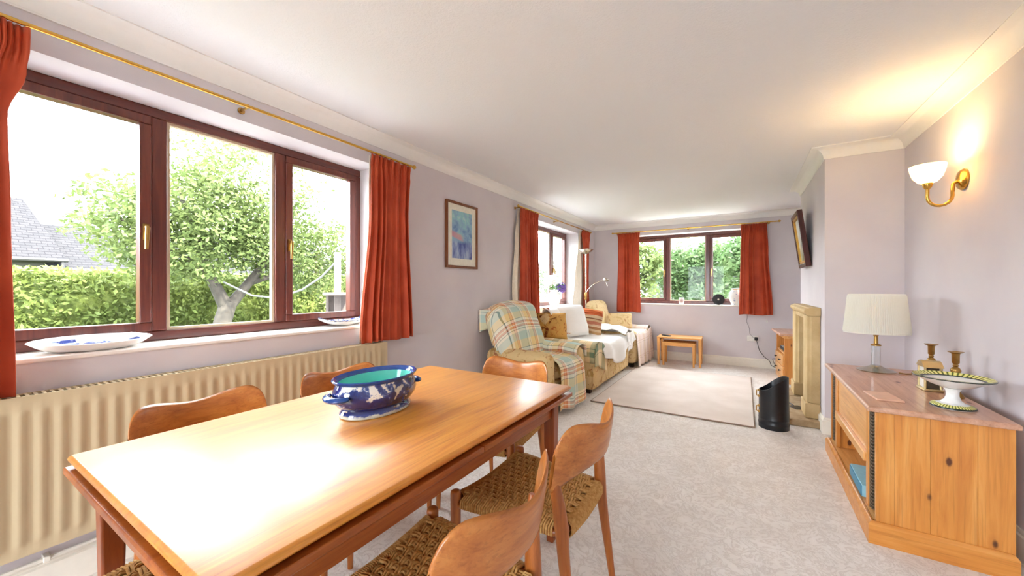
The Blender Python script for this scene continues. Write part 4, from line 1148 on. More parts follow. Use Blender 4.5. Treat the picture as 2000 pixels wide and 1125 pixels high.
# ------------------------------------------------------------------ things on the far sill
sy_ = YF+0.07
mg = thing('candle_holder', 'small white printed candle holder on the far window sill', 'candle holder', (-0.865, sy_, Z0))
build('cup', MB().lathe([(0.036,0),(0.040,0.004),(0.041,0.110),(0.038,0.112),(0.036,0.100),(0.036,0.06),(0,0.055)], 24), M_PORC, mg)
build('print_band', MB().lathe([(0.0414,0.03),(0.0416,0.055),(0.0414,0.08)], 24, cap=False), plain('pink_transfer', srgb(206,176,170), 0.4, var=0.2, vs=80), mg)
dk = thing('round_clock', 'round black disc shaped clock on the far window sill', 'clock', (-0.31, sy_-0.01, Z0), 0)
build('disc', MB().lathe([(0.0,-0.012),(0.083,-0.012),(0.088,-0.006),(0.088,0.006),(0.080,0.012),(0.0,0.010)], 36).xf(Matrix.Translation((0,0,0.088)) @ Matrix.Rotation(PI/2, 4, 'X')), M_BLACKPL, dk)
build('hub', MB().lathe([(0.014,0.010),(0.014,0.015),(0.0,0.017)], 16).xf(Matrix.Translation((0,0,0.088)) @ Matrix.Rotation(PI/2, 4, 'X')), M_CHROME, dk)
vz = thing('ginger_jar', 'white rounded vase with pink flowers on the far sill by the curtain', 'vase', (-0.07, sy_+0.01, Z0))
build('body', MB().lathe([(0.055,0),(0.060,0.006),(0.085,0.08),(0.100,0.14),(0.096,0.19),(0.066,0.235),(0.056,0.25),(0.066,0.268),(0.062,0.270),(0.050,0.25),(0.050,0.2),(0,0.19)], 32),
      m_blueprint('rose_printed_glaze', 0.30), vz)
MATS['rose_printed_glaze'].node_tree.nodes
build('neck_band', MB().lathe([(0.0575,0.245),(0.0585,0.250),(0.0575,0.255)], 24, cap=False), M_GILT, vz)

# ------------------------------------------------------------------ vase of flowers in the side window
fv = thing('flower_vase', 'white jug vase of white and purple flowers on the side window sill', 'vase', (-2.475, 5.32, Z0))
build('jug', MB().lathe([(0.060,0),(0.066,0.004),(0.090,0.06),(0.100,0.11),(0.088,0.17),(0.062,0.21),(0.060,0.225),(0.072,0.245),(0.068,0.246),(0.054,0.22),(0.054,0.15),(0,0.14)], 28), M_PORC, fv)
rr = random.Random(3)
M_STEM = plain('flower_stem', srgb(80,120,60), 0.6); M_LEAFI = plain('vase_leaf', srgb(96,134,66), 0.6, var=0.2)
def blossom(name, c, r, mat, n, pl):
    mb = MB()
    for k in range(n):
        a = PI*(1+5**0.5)*k; zz = 1-2*(k+0.5)/n; q = math.sqrt(1-zz*zz)
        d = Vector((math.cos(a)*q, math.sin(a)*q, zz)); p = Vector(c)+d*r*rr.uniform(0.75,1.0)
        t = d.orthogonal().normalized(); b = d.cross(t)
        an = rr.random()*6; t2 = t*math.cos(an)+b*math.sin(an); b2 = d.cross(t2)
        mb.add([p+t2*pl, p+b2*pl*0.7+d*pl*0.3, p-t2*pl, p-b2*pl*0.7+d*pl*0.3], [(0,1,2,3)])
    return build(name, mb, mat, fv, smooth=False)
M_PETW = plain('white_petal', srgb(244,242,240), 0.7); M_PETP = plain('purple_petal', srgb(120,88,176), 0.7, var=0.25, vs=90)
for c, r in (((-0.02,-0.16,0.36),0.075),((0.0,-0.05,0.40),0.08),((-0.03,0.07,0.38),0.07)): blossom('white_bloom', c, r, M_PETW, 110, 0.022)
blossom('purple_bloom', (0.05,0.14,0.275), 0.088, M_PETP, 160, 0.018)
lf = MB()
for k in range(46):
    p = Vector((rr.uniform(-0.05,0.09), rr.uniform(-0.2,0.33), rr.uniform(0.24,0.33))); d = Vector((rr.uniform(-1,1), rr.uniform(-1,1), rr.uniform(-0.4,0.8))).normalized()
    t = d.orthogonal().normalized()
    lf.add([p, p+d*0.025+t*0.012, p+d*0.06, p+d*0.025-t*0.012], [(0,1,2,3)])
build('foliage', lf, M_LEAFI, fv, smooth=False, kind='stuff')
st = MB()
for k in range(7): st.tube([(rr.uniform(-0.02,0.02), rr.uniform(-0.03,0.03), 0.15),(rr.uniform(-0.03,0.04), rr.uniform(-0.12,0.16), 0.31)], 0.003, 5)
build('stems', st, M_STEM, fv)

# ------------------------------------------------------------------ wall sconce
sn = thing('wall_sconce', 'lit brass wall light with opal glass bowl on a curled arm', 'wall light', (WR, 3.145, 1.835))
build('wall_plate', MB().lathe([(0.058,0),(0.060,0.008),(0.050,0.020),(0.020,0.028),(0.0,0.030)], 28).xf(Matrix.Rotation(-PI/2,4,'Y')), M_BRASS, sn)
arm = [(-0.025,0,-0.005),(-0.045,-0.002,-0.02),(-0.048,-0.004,-0.07)]
for k in range(9):
    a = PI*k/8; arm.append((-0.099+0.051*math.cos(a), -0.006-0.004*k/8, -0.085-0.055*math.sin(a)))
arm += [(-0.150,-0.012,-0.055),(-0.150,-0.012,-0.03)]
build('arm', MB().tube(arm, 0.0085, 10), M_BRASS, sn)
build('cup', MB().lathe([(0.0078,-0.040),(0.0172,-0.030),(0.0234,-0.010),(0.0218,-0.004),(0.0000,-0.006)], 20, (-0.150,-0.012,0)), M_BRASS, sn)
build('thumb_screw', MB().tube([(-0.150,-0.040,-0.018),(-0.150,-0.056,-0.018)], 0.006, 8), M_BRASS, sn)
def m_opal():
    t = NT('opal_glass'); tl = t.n.new('ShaderNodeBsdfTranslucent'); tl.inputs['Color'].default_value = (1.0,0.88,0.66,1)
    t.color(srgb(252,244,226)).set(0.25, 0, 0.5)
    t.b.inputs['Emission Color'].default_value = (1.0,0.86,0.60,1); t.b.inputs['Emission Strength'].default_value = 0.14
    mx = t.n.new('ShaderNodeMixShader'); mx.inputs[0].default_value = 0.5
    t.l.new(t.b.outputs[0], mx.inputs[1]); t.l.new(tl.outputs[0], mx.inputs[2]); t.l.new(mx.outputs[0], t.out.inputs['Surface']); return t.m
build('glass_bowl', MB().lathe([(0.0156,-0.006),(0.0390,0.002),(0.0608,0.030),(0.0733,0.070),(0.0772,0.098),(0.0749,0.098),(0.0702,0.070),(0.0577,0.033),(0.0359,0.006),(0.0000,0.000)], 36, (-0.150,-0.012,0)), m_opal(), sn, label='glowing opal glass bowl')
pd = bpy.data.lights.new('sconce_bulb', 'POINT'); pd.energy = 3.6; pd.color = (1.0, 0.72, 0.36); pd.shadow_soft_size = 0.05
po = bpy.data.objects.new('sconce_bulb', pd); COL.objects.link(po); po.parent = sn; po.location = (-0.150, -0.012, 0.062)

# ------------------------------------------------------------------ pine cabinet by the right wall (local: x from its front, y from the near end)
pcab = thing('pine_cabinet', 'low knotty pine cabinet with slotted racks against the right wall', 'cabinet', (0.522, 2.425, 0), -0.018)
CL, CDp, CH_ = 1.220, 0.466, 0.655
build('top_board', slab(-0.004, CDp+0.004, -0.006, CL+0.006, [(0.004,0.629),(0.0,0.634),(0.0,0.648),(0.006,0.655)]), M_PINETOP, pcab, bevel=0.003)
mb = MB()
pr_ = [(0,0.0),(0,0.088),(0.006,0.098),(0.014,0.104),(0.022,0.104),(0.022,0.0)]
ol = [(0.0,0.0),(CDp,0.0),(CDp,CL),(0.0,CL)]
vs = []
for x, y in ol:
    sxx, syy = (1 if x == 0 else -1), (1 if y == 0 else -1)
    for d, z in pr_: vs.append((x+sxx*d, y+syy*d, z))
k6 = len(pr_); fs = []
for i in range(4):
    j = (i+1) % 4
    for a in range(k6): fs.append((i*k6+a, j*k6+a, j*k6+(a+1)%k6, i*k6+(a+1)%k6))
build('plinth', MB().add(vs, fs), M_PINEX, pcab, angle=30)
bx0, bx1 = 0.030, CDp-0.006
wid = [0.068, 0.124, 0.150, 0.112]; x = bx0
wid = [w*(bx1-bx0)/sum(wid) for w in wid]
for yy in (0.018, CL-0.040):
    x = bx0
    for w in wid:
        build('plank', MB().box(x+0.0004, x+w-0.0004, yy, yy+0.022, 0.020, 0.629), M_PINEZ, pcab, bevel=0.0008); x += w
build('back_panel', MB().box(bx1-0.012, bx1-0.001, 0.041, CL-0.041, 0.02, 0.629), M_PINEZ, pcab)
build('floor_board', MB().box(0.024, bx1-0.013, 0.041, CL-0.041, 0.085, 0.103), M_PINEY, pcab)
# racks of slots at both ends of the front
for y0 in (0.042, CL-0.042-0.125):
    rk = build('slot_rack', MB().box(0.060, 0.075, y0, y0+0.125, 0.104, 0.628), M_BLACKPL, pcab)
    mb = MB()
    for s_ in (0.004, 0.121):
        mb.box(0.036, 0.060, y0+s_-0.004, y0+s_+0.004, 0.104, 0.628)
    z = 0.108
    while z < 0.622:
        mb.box(0.038, 0.060, y0+0.008, y0+0.040, z, z+0.006); mb.box(0.038, 0.060, y0+0.085, y0+0.117, z, z+0.006); z += 0.0165
    build('slot_fins', mb, plain('rack_fin', srgb(112,92,72), 0.5) if 'rack_fin' not in MATS else MATS['rack_fin'], rk, smooth=False, kind='stuff')
yA, yB = 0.042+0.127, CL-0.042-0.127
for y in (yA, yB-0.045): build('stile', MB().box(0.032, 0.056, y, y+0.045, 0.104, 0.628), M_PINEZ, pcab, bevel=0.003)
for y in (yA+0.012, yB-0.030): build('partition', MB().box(0.0565, bx1-0.013, y, y+0.018, 0.104, 0.628), M_PINEZ, pcab)
build('mid_rail', MB().box(0.022, 0.056, yA+0.046, yB-0.046, 0.312, 0.362), M_PINEY, pcab, bevel=0.006)
build('top_rail', MB().box(0.032, 0.056, yA+0.046, yB-0.046, 0.590, 0.628), M_PINEY, pcab, bevel=0.003)
fd = build('drop_flap', MB().box(0.042, 0.056, yA+0.046, yB-0.046, 0.363, 0.589), M_PINEY, pcab, bevel=0.002)
mb = MB()
for b in ((0.036,0.0415,yA+0.047,yA+0.060,0.364,0.588),(0.036,0.0415,yB-0.060,yB-0.047,0.364,0.588),(0.036,0.0415,yA+0.060,yB-0.060,0.576,0.588)): mb.box(*b)
build('panel_moulding', mb, M_PINEY, fd, bevel=0.003)
build('inner_shelf', MB().box(0.058, bx1-0.013, yA+0.031, yB-0.031, 0.312, 0.330), M_PINEY, pcab)
bf = thing('blue_folder', 'pale blue folder box lying in the open shelf of the pine cabinet', 'folder', (0.660, 2.83, 0.1035), -0.03)
build('cover', MB().rbox((0,0,0.034), (0.21,0.30,0.066), 0.006, 3), plain('pale_blue_card', srgb(150,204,222), 0.4), bf)
build('page_edge', MB().box(-0.107,-0.1035,-0.145,0.145,0.006,0.058), plain('teal_card', srgb(60,130,160), 0.5), bf)

# ------------------------------------------------------------------ things on the pine cabinet
CT = 0.655
tl = thing('table_lamp', 'table lamp with white pleated oval shade and glass column on the pine cabinet', 'lamp', (0.786, 3.475, CT))
build('base', MB().lathe([(0.098,0),(0.100,0.006),(0.086,0.012),(0.060,0.020),(0.034,0.032),(0.026,0.040),(0.0,0.040)], 36, (0,0,0), 1.0, 1.0), M_CHROME, tl)
def m_clear():
    t = NT('clear_lamp_glass'); t.color((0.93,0.97,0.98,1)).set(0.04, 0, 0.5, Transmission_Weight=0.85, IOR=1.45); return t.m
build('glass_column', MB().lathe([(0.020,0.040),(0.023,0.043),(0.023,0.172),(0.020,0.176)], 8), m_clear(), tl, angle=20)
build('collar', MB().lathe([(0.027,0.172),(0.027,0.180),(0.012,0.186),(0.010,0.235),(0.014,0.240),(0.014,0.285),(0,0.287)], 20), M_OLDBRASS, tl)
def m_shade():
    t = NT('pleated_shade_fabric'); t.color(srgb(246,243,232)).set(0.85, 0, 0.2)
    tr = t.n.new('ShaderNodeBsdfTranslucent'); tr.inputs['Color'].default_value = srgb(250,246,232)
    mx = t.n.new('ShaderNodeMixShader'); mx.inputs[0].default_value = 0.3
    t.l.new(t.b.outputs[0], mx.inputs[1]); t.l.new(tr.outputs[0], mx.inputs[2]); t.l.new(mx.outputs[0], t.out.inputs['Surface']); return t.m
NS = 384; mb = MB(); vs = []; fs = []
prs = [(0.170,0.258,0.0),(0.170,0.266,0.0),(0.169,0.271,1),(0.157,0.39,1),(0.146,0.512,1),(0.145,0.517,0),(0.145,0.524,0)]
for r_, z, p_ in prs:
    for k in range(NS):
        a = 2*PI*k/NS; q = r_*(1+(0.022*p_*(1 if (k % 4) < 2 else -1)))
        vs.append((q*math.cos(a), 0.80*q*math.sin(a), z))
for j in range(len(prs)-1):
    for k in range(NS): fs.append((j*NS+k, j*NS+(k+1)%NS, (j+1)*NS+(k+1)%NS, (j+1)*NS+k))
build('shade', mb.add(vs, fs), m_shade(), tl, angle=60)
mb = MB()
for s_ in (1, -1): mb.tube([(0,0,0.285),(s_*0.05,0,0.44),(s_*0.145,0,0.517)], 0.003, 5)
build('shade_carrier', mb, M_OLDBRASS, tl)
tag(build('lamp_lead', MB().tube([(0.889,3.44,CT+0.006),(0.92,3.43,CT+0.004),(0.950,3.45,CT+0.004),(0.962,3.47,CT+0.014),(0.968,3.48,CT+0.02)], 0.004, 6), M_OLDBRASS), 'short dark lamp lead behind the table lamp base', 'cable')

def candlestick(label, x, y):
    t = thing('candlestick', label, 'candlestick', (x, y, CT), 0, 'pair of brass candlesticks')
    build('foot', MB().lathe([(0.0304,0),(0.0317,0.006),(0.0277,0.014),(0.0158,0.030),(0.0092,0.044)], 28), M_OLDBRASS, t)
    build('stem', MB().lathe([(0.0086,0.043),(0.0079,0.060),(0.0158,0.076),(0.0172,0.088),(0.0106,0.102),(0.0086,0.112),(0.0165,0.126),(0.0198,0.138),(0.0158,0.150),(0.0079,0.158),(0.0119,0.164),(0.0079,0.172)], 28), M_OLDBRASS, t)
    build('socket', MB().lathe([(0.0079,0.171),(0.0139,0.178),(0.0145,0.222),(0.0172,0.228),(0.0290,0.233),(0.0297,0.236),(0.0158,0.236),(0.0106,0.232),(0.0106,0.19),(0.0000,0.19)], 28), M_OLDBRASS, t)
candlestick('brass candlestick standing behind the carriage clock', 0.955, 3.165)
candlestick('brass candlestick standing behind the footed fruit dish', 0.948, 2.850)
ck = thing('carriage_clock', 'small brass arched carriage clock on the pine cabinet', 'clock', (0.895, 2.985, CT), 0.0)
M_PALEBR = plain('pale_brass', srgb(206,184,136), 0.3, 0.9)
build('base', MB().box(-0.040,0.040,-0.056,0.056,0,0.014), M_PALEBR, ck, bevel=0.004)
for sx_ in (-1,1):
    for s2 in (-1,1): build('pillar', MB().tube([(sx_*0.030,s2*0.044,0.0142),(sx_*0.030,s2*0.044,0.132)], 0.006, 10), M_PALEBR, ck)
build('top', MB().prism([(-0.052+0.104*k/10, 0.132+0.032*math.sin(PI*k/10)) for k in range(11)]+[(0.052,0.1321),(0.057,0.130),(-0.057,0.130)], 0, -0.039, 0.039), M_PALEBR, ck, angle=30)
build('dial', MB().box(-0.029,-0.026,-0.037,0.037,0.0145,0.130), plain('white_dial', srgb(236,234,226), 0.3), ck)
build('movement', MB().box(-0.0255,0.026,-0.035,0.035,0.0145,0.130), plain('dark_movement', srgb(84,74,60), 0.4, 0.5), ck)
co = thing('footed_dish', 'footed white fruit dish with yellow and black painted rim on the pine cabinet', 'dish', (0.858, 2.610, CT))
M_YEL = None
def m_yband():
    t = NT('yellow_painted_band'); v = t.coord('Object'); s = t.sep(v)
    ang = t.n.new('ShaderNodeMath'); ang.operation = 'ARCTAN2'; t.l.new(s[1], ang.inputs[0]); t.l.new(s[0], ang.inputs[1])
    w = t.math('SINE', t.math('MULTIPLY', ang.outputs[0], 44.0))
    t.color(t.ramp(t.math('ADD', t.math('MULTIPLY', w, 0.5), 0.5), [(0.18, srgb(96,112,50)), (0.34, srgb(222,214,104)), (0.9, srgb(236,232,150))])).set(0.15, 0, 0.5); return t.m
M_YEL = m_yband(); M_DKGRN = plain('dark_painted_line', srgb(34,44,38), 0.2)
build('bowl', MB().lathe([(0.0166,0.088),(0.0414,0.094),(0.0759,0.108),(0.1090,0.128),(0.1325,0.141),(0.1332,0.144),(0.1283,0.145),(0.1035,0.132),(0.0690,0.118),(0.0345,0.112),(0.0000,0.111)], 56), M_PORC, co)
build('rim_band', MB().lathe([(0.1308,0.1462),(0.1049,0.1352)], 56, cap=False), M_YEL, co)
build('inner_line', MB().lathe([(0.1049,0.1352),(0.0966,0.1322)], 56, cap=False), M_DKGRN, co)
build('rim_edge', MB().lathe([(0.1314,0.1448),(0.1342,0.1432),(0.1335,0.1400),(0.1314,0.1402)], 56, cap=False), M_DKGRN, co)
build('stem', MB().lathe([(0.0414,0.022),(0.0276,0.035),(0.0214,0.055),(0.0221,0.074),(0.0310,0.090)], 36), M_PORC, co)
build('foot', MB().lathe([(0.0745,0),(0.0752,0.006),(0.0690,0.013),(0.0517,0.019),(0.0400,0.023),(0.0000,0.023)], 44), M_PORC, co)
build('foot_band', MB().lathe([(0.0742,0.0085),(0.0690,0.0138),(0.0552,0.0186)], 44, cap=False), M_YEL, co)
build('foot_line', MB().lathe([(0.0752,0.001),(0.0758,0.006),(0.0744,0.009)], 44, cap=False), M_DKGRN, co)
M_MAT = plain('pale_mat_wood', srgb(222,178,152), 0.4, var=0.05)
mt = thing('table_mat', 'square wooden place mat near the front edge of the pine cabinet', 'mat', (0.628, 2.655, CT), 0.10)
build('board', MB().box(-0.052,0.052,-0.085,0.085,0.0,0.009), M_MAT, mt, bevel=0.002)
build('felt_base', MB().box(-0.050,0.050,-0.083,0.083,0.0002,0.0012), M_DKGRN, mt)
# ------------------------------------------------------------------ the garden outside
def m_leaf(name, a, b, c):
    t = NT(name); v = t.coord('Object')
    f = t.noise(v, 2.2, 3, 0.6); g = t.noise(v, 40, 1)
    col = t.mix(0.5, t.ramp(f, [(0.32, a), (0.5, b), (0.68, c)]), t.ramp(g, [(0.3, a), (0.5, b), (0.7, c)]))
    t.color(col).set(0.6, 0, 0.2)
    tr = t.n.new('ShaderNodeBsdfTranslucent'); t.l.new(col, tr.inputs['Color'])
    mx = t.n.new('ShaderNodeMixShader'); mx.inputs[0].default_value = 0.35
    t.l.new(t.b.outputs[0], mx.inputs[1]); t.l.new(tr.outputs[0], mx.inputs[2]); t.l.new(mx.outputs[0], t.out.inputs['Surface']); return t.m
def lin(r, g, b): return (r, g, b, 1)
M_BOUNCEPAVE = plain('bounce_paving', lin(0.27,0.27,0.27), 0.9, var=0.15, vs=2.5)  # tone of the added ground that bounces daylight indoors
M_LEAF = m_leaf('tree_leaf', lin(0.050,0.077,0.024), lin(0.092,0.126,0.038), lin(0.143,0.172,0.057))
M_HEDGE = m_leaf('hedge_leaf', lin(0.063,0.088,0.024), lin(0.126,0.164,0.042), lin(0.193,0.223,0.055))
M_SHRUB = m_leaf('shrub_leaf', lin(0.025,0.059,0.018), lin(0.067,0.118,0.042), lin(0.126,0.168,0.071))
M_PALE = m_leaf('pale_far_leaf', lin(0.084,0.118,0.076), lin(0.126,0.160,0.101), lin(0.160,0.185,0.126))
M_BARK = plain('grey_bark', lin(0.050,0.042,0.034), 0.9, var=0.35, vs=14, bump=0.6, bs=40)
def leaves(mb, rr, c, rad, n, size, shell=0.55, flat=0.8):
    C = Vector(c)
    for _ in range(n):
        d = Vector((rr.gauss(0,1), rr.gauss(0,1), rr.gauss(0,1))).normalized()
        r = rr.uniform(shell, 1.0)
        p = C + Vector((d.x*rad[0], d.y*rad[1], d.z*rad[2]))*r
        a = Vector((rr.gauss(0,1), rr.gauss(0,1), rr.gauss(0,1)*flat)).normalized(); b = a.orthogonal().normalized()
        an = rr.random()*6.28; b = (b*math.cos(an)+a.cross(b)*math.sin(an)); s = size*rr.uniform(0.6,1.2)
        mb.add([p-a*s, p+b*s*0.45, p+a*s, p-b*s*0.45], [(0,1,2,3)])
struct('lawn', MB().box(-60, 40, -30, 60, -0.30, -0.15), plain('lawn_grass', lin(0.059,0.088,0.025), 0.9, var=0.4, vs=3), smooth=False)

struct('bounce_patio_side', MB().box(-5.2,-2.68,-7,7.19,-0.16,-0.135), M_BOUNCEPAVE, smooth=False)  # unseen paving, added to bounce daylight up to the ceiling
struct('bounce_patio_back', MB().box(-2.68,3.0,-6.5,-2.60,-0.16,-0.135), M_BOUNCEPAVE, smooth=False)  # unseen like the side strip, added for the same bounce
struct('bounce_patio_far', MB().box(-5.2,3.0,7.19,8.6,-0.16,-0.135), plain('bright_bounce_paving', lin(0.60,0.59,0.57), 0.9, var=0.1, vs=2.5), smooth=False)  # unseen, added and whitened to bounce light into the far end
# old spreading garden tree
rr = random.Random(21)
tr_ = thing('garden_tree', 'leafy spreading tree with leaning forked trunk outside the wide window', 'tree', (-5.87, 2.28, -0.15))
tk = build('trunk', MB().tube([(0,-0.22,0),(0.0,-0.12,0.5),(0.0,-0.02,0.95),(0,0.04,1.18)], [0.15,0.115,0.10,0.095], 12), M_BARK, tr_)
def limb(pts, r0, r1):
    n = len(pts); build('limb', MB().tube(pts, [r0+(r1-r0)*i/(n-1) for i in range(n)], 9), M_BARK, tr_)
limb([(0,0.02,1.10),(0.0,-0.10,1.38),(0.0,-0.22,1.65),(0.05,-0.34,2.1),(0.0,-0.5,2.6)], 0.085, 0.02)
limb([(0,0.03,1.10),(0.0,0.22,1.36),(0.05,0.45,1.7),(0.0,0.75,2.2),(0,0.95,2.7)], 0.075, 0.018)
limb([(0.02,-0.16,1.52),(0.1,-0.5,1.78),(0.1,-0.8,1.95),(0.1,-1.1,2.2)], 0.045, 0.012)
limb([(0,0.3,1.45),(0.1,0.75,1.62),(0.1,1.25,1.85)], 0.045, 0.012)
limb([(0,0.6,2.0),(0.05,0.62,2.6),(0.05,0.72,3.1)], 0.03, 0.008)
mb = MB()
for (y, z, ry, rz, n) in ((-1.05,2.10,0.34,0.26,520),(-1.25,2.42,0.16,0.10,60),(-0.8,2.42,0.36,0.26,620),(-0.9,1.80,0.30,0.20,330),(-0.45,2.15,0.50,0.42,1250),(-0.35,2.75,0.42,0.26,480),(-0.55,1.72,0.42,0.26,620),(0.0,2.55,0.55,0.42,1250),(0.1,2.00,0.60,0.40,1300),(0.0,3.08,0.42,0.22,230),(-0.3,3.28,0.3,0.12,70),(0.5,2.25,0.55,0.40,1200),(0.65,1.75,0.55,0.32,950),(0.75,2.62,0.34,0.26,330),(1.15,2.12,0.48,0.32,800),(1.45,1.78,0.42,0.30,650),(1.5,2.3,0.28,0.2,140),(0.72,3.10,0.16,0.26,70),(0.98,2.85,0.2,0.2,70),(0.3,3.30,0.4,0.16,110),(1.25,1.45,0.45,0.24,430),(-0.25,1.58,0.30,0.18,220),(1.85,1.8,0.32,0.34,300)):
    for dx, k in ((0.0,0.45),(-0.5,0.3),(0.45,0.35)):
        leaves(mb, rr, (dx, y, z), (0.48, ry, rz), int(n*k*2.0), 0.038, 0.25)
build('crown', mb, M_LEAF, tr_, smooth=False, kind='stuff')

def hedge(name, label, x0, x1, y0, y1, h, n, mat, seed, size=0.055, rough=0.10):
    rr = random.Random(seed); t = thing(name, label, 'hedge', ((x0+x1)/2, (y0+y1)/2, -0.15))
    hw, hl = (x1-x0)/2, (y1-y0)/2
    build('core', MB().rbox((0,0,h/2-0.05), (2*hw-0.22, 2*hl-0.22, h-0.12), 0.2, 14, wob=0.10, seed=seed), mat, t)
    mb = MB()
    for _ in range(n):
        q = rr.random(); y = rr.uniform(-hl, hl)
        bump = rough*noise.noise(Vector((y*1.3, seed, q*2)))+rough*0.6*noise.noise(Vector((y*4, seed, q*5)))
        if q < 0.72: p = Vector((hw+bump-0.05+rr.uniform(-0.08,0.04), y, rr.uniform(0, h)))
        else: p = Vector((rr.uniform(-hw, hw), y, h+bump+rr.uniform(-0.10,0.06)))
        a = Vector((rr.gauss(0,1), rr.gauss(0,1), rr.gauss(0,1))).normalized(); b = a.orthogonal().normalized()
        an = rr.random()*6.28; b = (b*math.cos(an)+a.cross(b)*math.sin(an)); s = size*rr.uniform(0.6,1.25)
        mb.add([p-a*s, p+b*s*0.45, p+a*s, p-b*s*0.45], [(0,1,2,3)])
    build('foliage', mb, mat, t, smooth=False, kind='stuff')
hedge('garden_hedge', 'clipped yellow green hedge across the garden beyond the wide window', -8.4, -7.2, -3.5, 6.0, 1.58, 34000, M_HEDGE, 5, 0.045)
hedge('garden_hedge', 'dark shaded hedge run behind the wooden bird table', -7.9, -6.7, 6.1, 13.0, 1.75, 9000, M_HEDGE, 8, 0.07)

def bush(label, cat, name, loc, blobs, n, mat, seed, size=0.07, stem=True, zs=1.22):
    rr = random.Random(seed); t = thing(name, label, cat, loc)
    if stem: build('stem', MB().tube([(0,0,0),(0.03,0.02,0.5),(0,0,1.0)], [0.06,0.05,0.03], 8), M_BARK, t)
    mb = MB()
    for (x, y, z, rx, ry, rz) in [(b[0], b[1], b[2]*zs, b[3], b[4], b[5]*zs) for b in blobs]: leaves(mb, rr, (x,y,z), (rx,ry,rz), n, size, 0.45)
    build('foliage', mb, mat, t, smooth=False, kind='stuff')
bush('light green shrub in the middle of the far window view', 'shrub', 'garden_shrub', (-0.95, 10.3, -0.15), [(0,0,0.9,0.8,0.5,0.8),(0.3,0.1,1.6,0.6,0.5,0.5),(-0.5,0,1.5,0.5,0.5,0.5)], 1700, M_SHRUB, 31)
bush('bushy shrub behind the round black clock on the sill', 'shrub', 'garden_shrub', (0.35, 9.3, -0.15), [(0,0,0.9,0.8,0.5,0.85),(-0.2,0,1.65,0.6,0.5,0.45),(0.6,0,1.4,0.6,0.5,0.6)], 1700, M_SHRUB, 32)
bush('yellowish shrub behind the far curtain beside the corner armchair', 'shrub', 'garden_shrub', (-2.25, 9.0, -0.15), [(0,0,0.9,0.7,0.5,0.8),(0.2,0,1.6,0.6,0.5,0.5)], 1800, M_LEAF, 33)
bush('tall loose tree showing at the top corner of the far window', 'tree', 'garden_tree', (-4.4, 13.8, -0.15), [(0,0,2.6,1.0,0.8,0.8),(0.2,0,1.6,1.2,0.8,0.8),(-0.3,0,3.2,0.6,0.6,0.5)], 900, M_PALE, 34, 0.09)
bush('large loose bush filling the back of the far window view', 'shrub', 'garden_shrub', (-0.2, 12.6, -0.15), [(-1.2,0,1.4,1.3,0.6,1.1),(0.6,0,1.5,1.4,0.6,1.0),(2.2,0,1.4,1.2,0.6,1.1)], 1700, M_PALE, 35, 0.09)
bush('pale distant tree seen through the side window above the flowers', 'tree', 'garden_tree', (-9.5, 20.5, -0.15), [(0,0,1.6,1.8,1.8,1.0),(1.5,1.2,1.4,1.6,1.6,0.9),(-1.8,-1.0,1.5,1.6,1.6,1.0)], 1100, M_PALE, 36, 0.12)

# neighbouring house
def m_tiles():
    t = NT('pale_roof_tiles'); v = t.coord('Object', (1,1,1))
    b = t.n.new('ShaderNodeTexBrick'); t.l.new(t.coord('Object', (0,1,1), rot=(0,0,0)), b.inputs['Vector'])
    s = t.sep(t.coord('Object')); cx = t.n.new('ShaderNodeCombineXYZ'); t.l.new(s[1], cx.inputs[0]); t.l.new(s[2], cx.inputs[1])
    t.l.new(cx.outputs[0], b.inputs['Vector'])
    b.inputs['Scale'].default_value = 1.0; b.inputs['Brick Width'].default_value = 0.24; b.inputs['Row Height'].default_value = 0.10; b.inputs['Mortar Size'].default_value = 0.010
    b.inputs['Color1'].default_value = lin(0.021,0.020,0.022); b.inputs['Color2'].default_value = lin(0.027,0.025,0.027); b.inputs['Mortar'].default_value = lin(0.012,0.011,0.013)
    t.color(b.outputs['Color']).set(0.9, 0, 0.1); return t.m
M_TILES = m_tiles(); M_COTT = plain('cream_render', lin(0.044,0.040,0.034), 0.9)
M_GUT = plain('dark_gutter', lin(0.017,0.015,0.017), 0.6)
ho = thing('neighbour_house', 'pale tiled neighbouring house with stepped roofs beyond the hedge', 'house', (-20, 2.6, -0.15))
build('wall', MB().box(-7.0, 0.0, -12.0, 0.2, 0, 2.30).box(-7.0, 0.3, 0.2, 11.0, 0, 1.98), M_COTT, ho, smooth=False)
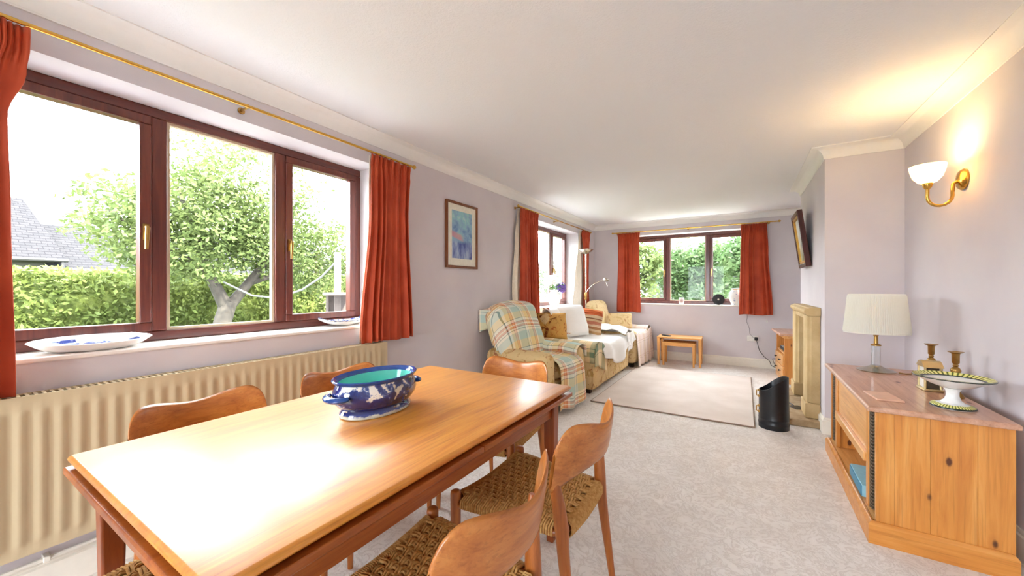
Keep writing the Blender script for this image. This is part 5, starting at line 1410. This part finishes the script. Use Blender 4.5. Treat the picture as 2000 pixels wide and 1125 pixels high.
def roof(y0, y1, ex, ez, rx, rz, hip, th=0.12):
    vs = [(ex, y0, ez), (ex, y1, ez), (rx, y1-hip, rz), (rx, y0, rz)]
    vs2 = [(2*rx-ex, y0, ez), (2*rx-ex, y1, ez)]
    mb = MB().add(vs+vs2, [(0,1,2,3), (3,2,5,4), (1,5,2), (0,3,4), (0,4,5,1)])
    build('roof', mb, M_TILES, ho, smooth=False)
    build('gutter', MB().tube([(ex+0.03, y0, ez-0.02), (ex+0.03, y1, ez-0.02)], 0.06, 8), M_GUT, ho)
roof(-12.2, 0.45, 0.35, 2.32, -3.4, 4.78, 0.55)
roof(0.0, 11.2, 0.40, 2.00, -3.2, 3.86, 0.0)
build('downpipe', MB().tube([(0.36,0.34,0.0),(0.36,0.34,2.25)], 0.05, 8), M_GUT, ho)
h2 = thing('neighbour_bungalow', 'white bungalow roofline behind the shrubs of the far window', 'house', (2.2, 24, -0.15))
build('wall', MB().box(-7, 7, 0, 6, 0, 2.6), M_COTT, h2, smooth=False)
build('roof', MB().prism([(-0.4,2.6),(6.4,2.6),(3.0,4.0)], 0, -7.3, 7.3), M_TILES, h2, smooth=False)
for x in (-5, -2.6, -0.5): build('window', MB().box(x, x+1.2, -0.03, 0.0, 1.0, 2.2), M_GUT, h2, smooth=False)

# bird table and washing line
M_GREYWOOD = plain('weathered_pink_wood', lin(0.105,0.084,0.074), 0.85, var=0.15, vs=20)
bt_ = thing('bird_table', 'weathered wooden post with shelf and box outside the wide window', 'bird table', (-4.24, 2.82, -0.15), -0.55)
build('post', MB().box(0.04, 0.115, -0.035, 0.04, 0, 1.80), M_GREYWOOD, bt_, bevel=0.006)
build('shelf', MB().box(-0.30, 0.34, -0.16, 0.16, 1.285, 1.312), M_GREYWOOD, bt_, bevel=0.004)
build('side_panel', MB().box(-0.22, -0.19, -0.12, 0.12, 0.4, 1.2845), M_GREYWOOD, bt_)
build('front_panel', MB().box(-0.189, 0.03, -0.12, -0.095, 0.4, 1.2845), M_GREYWOOD, bt_)
tag(build('washing_line', MB().tube([(-5.72,2.20,1.30),(-5.45,2.42,1.12),(-5.1,2.56,1.09),(-4.75,2.68,1.20),(-4.45,2.75,1.36),(-4.19,2.79,1.55)], 0.012, 6), plain('white_rope', lin(0.143,0.143,0.139), 0.8)), 'white washing line drooping from the tree to the wooden post', 'rope')
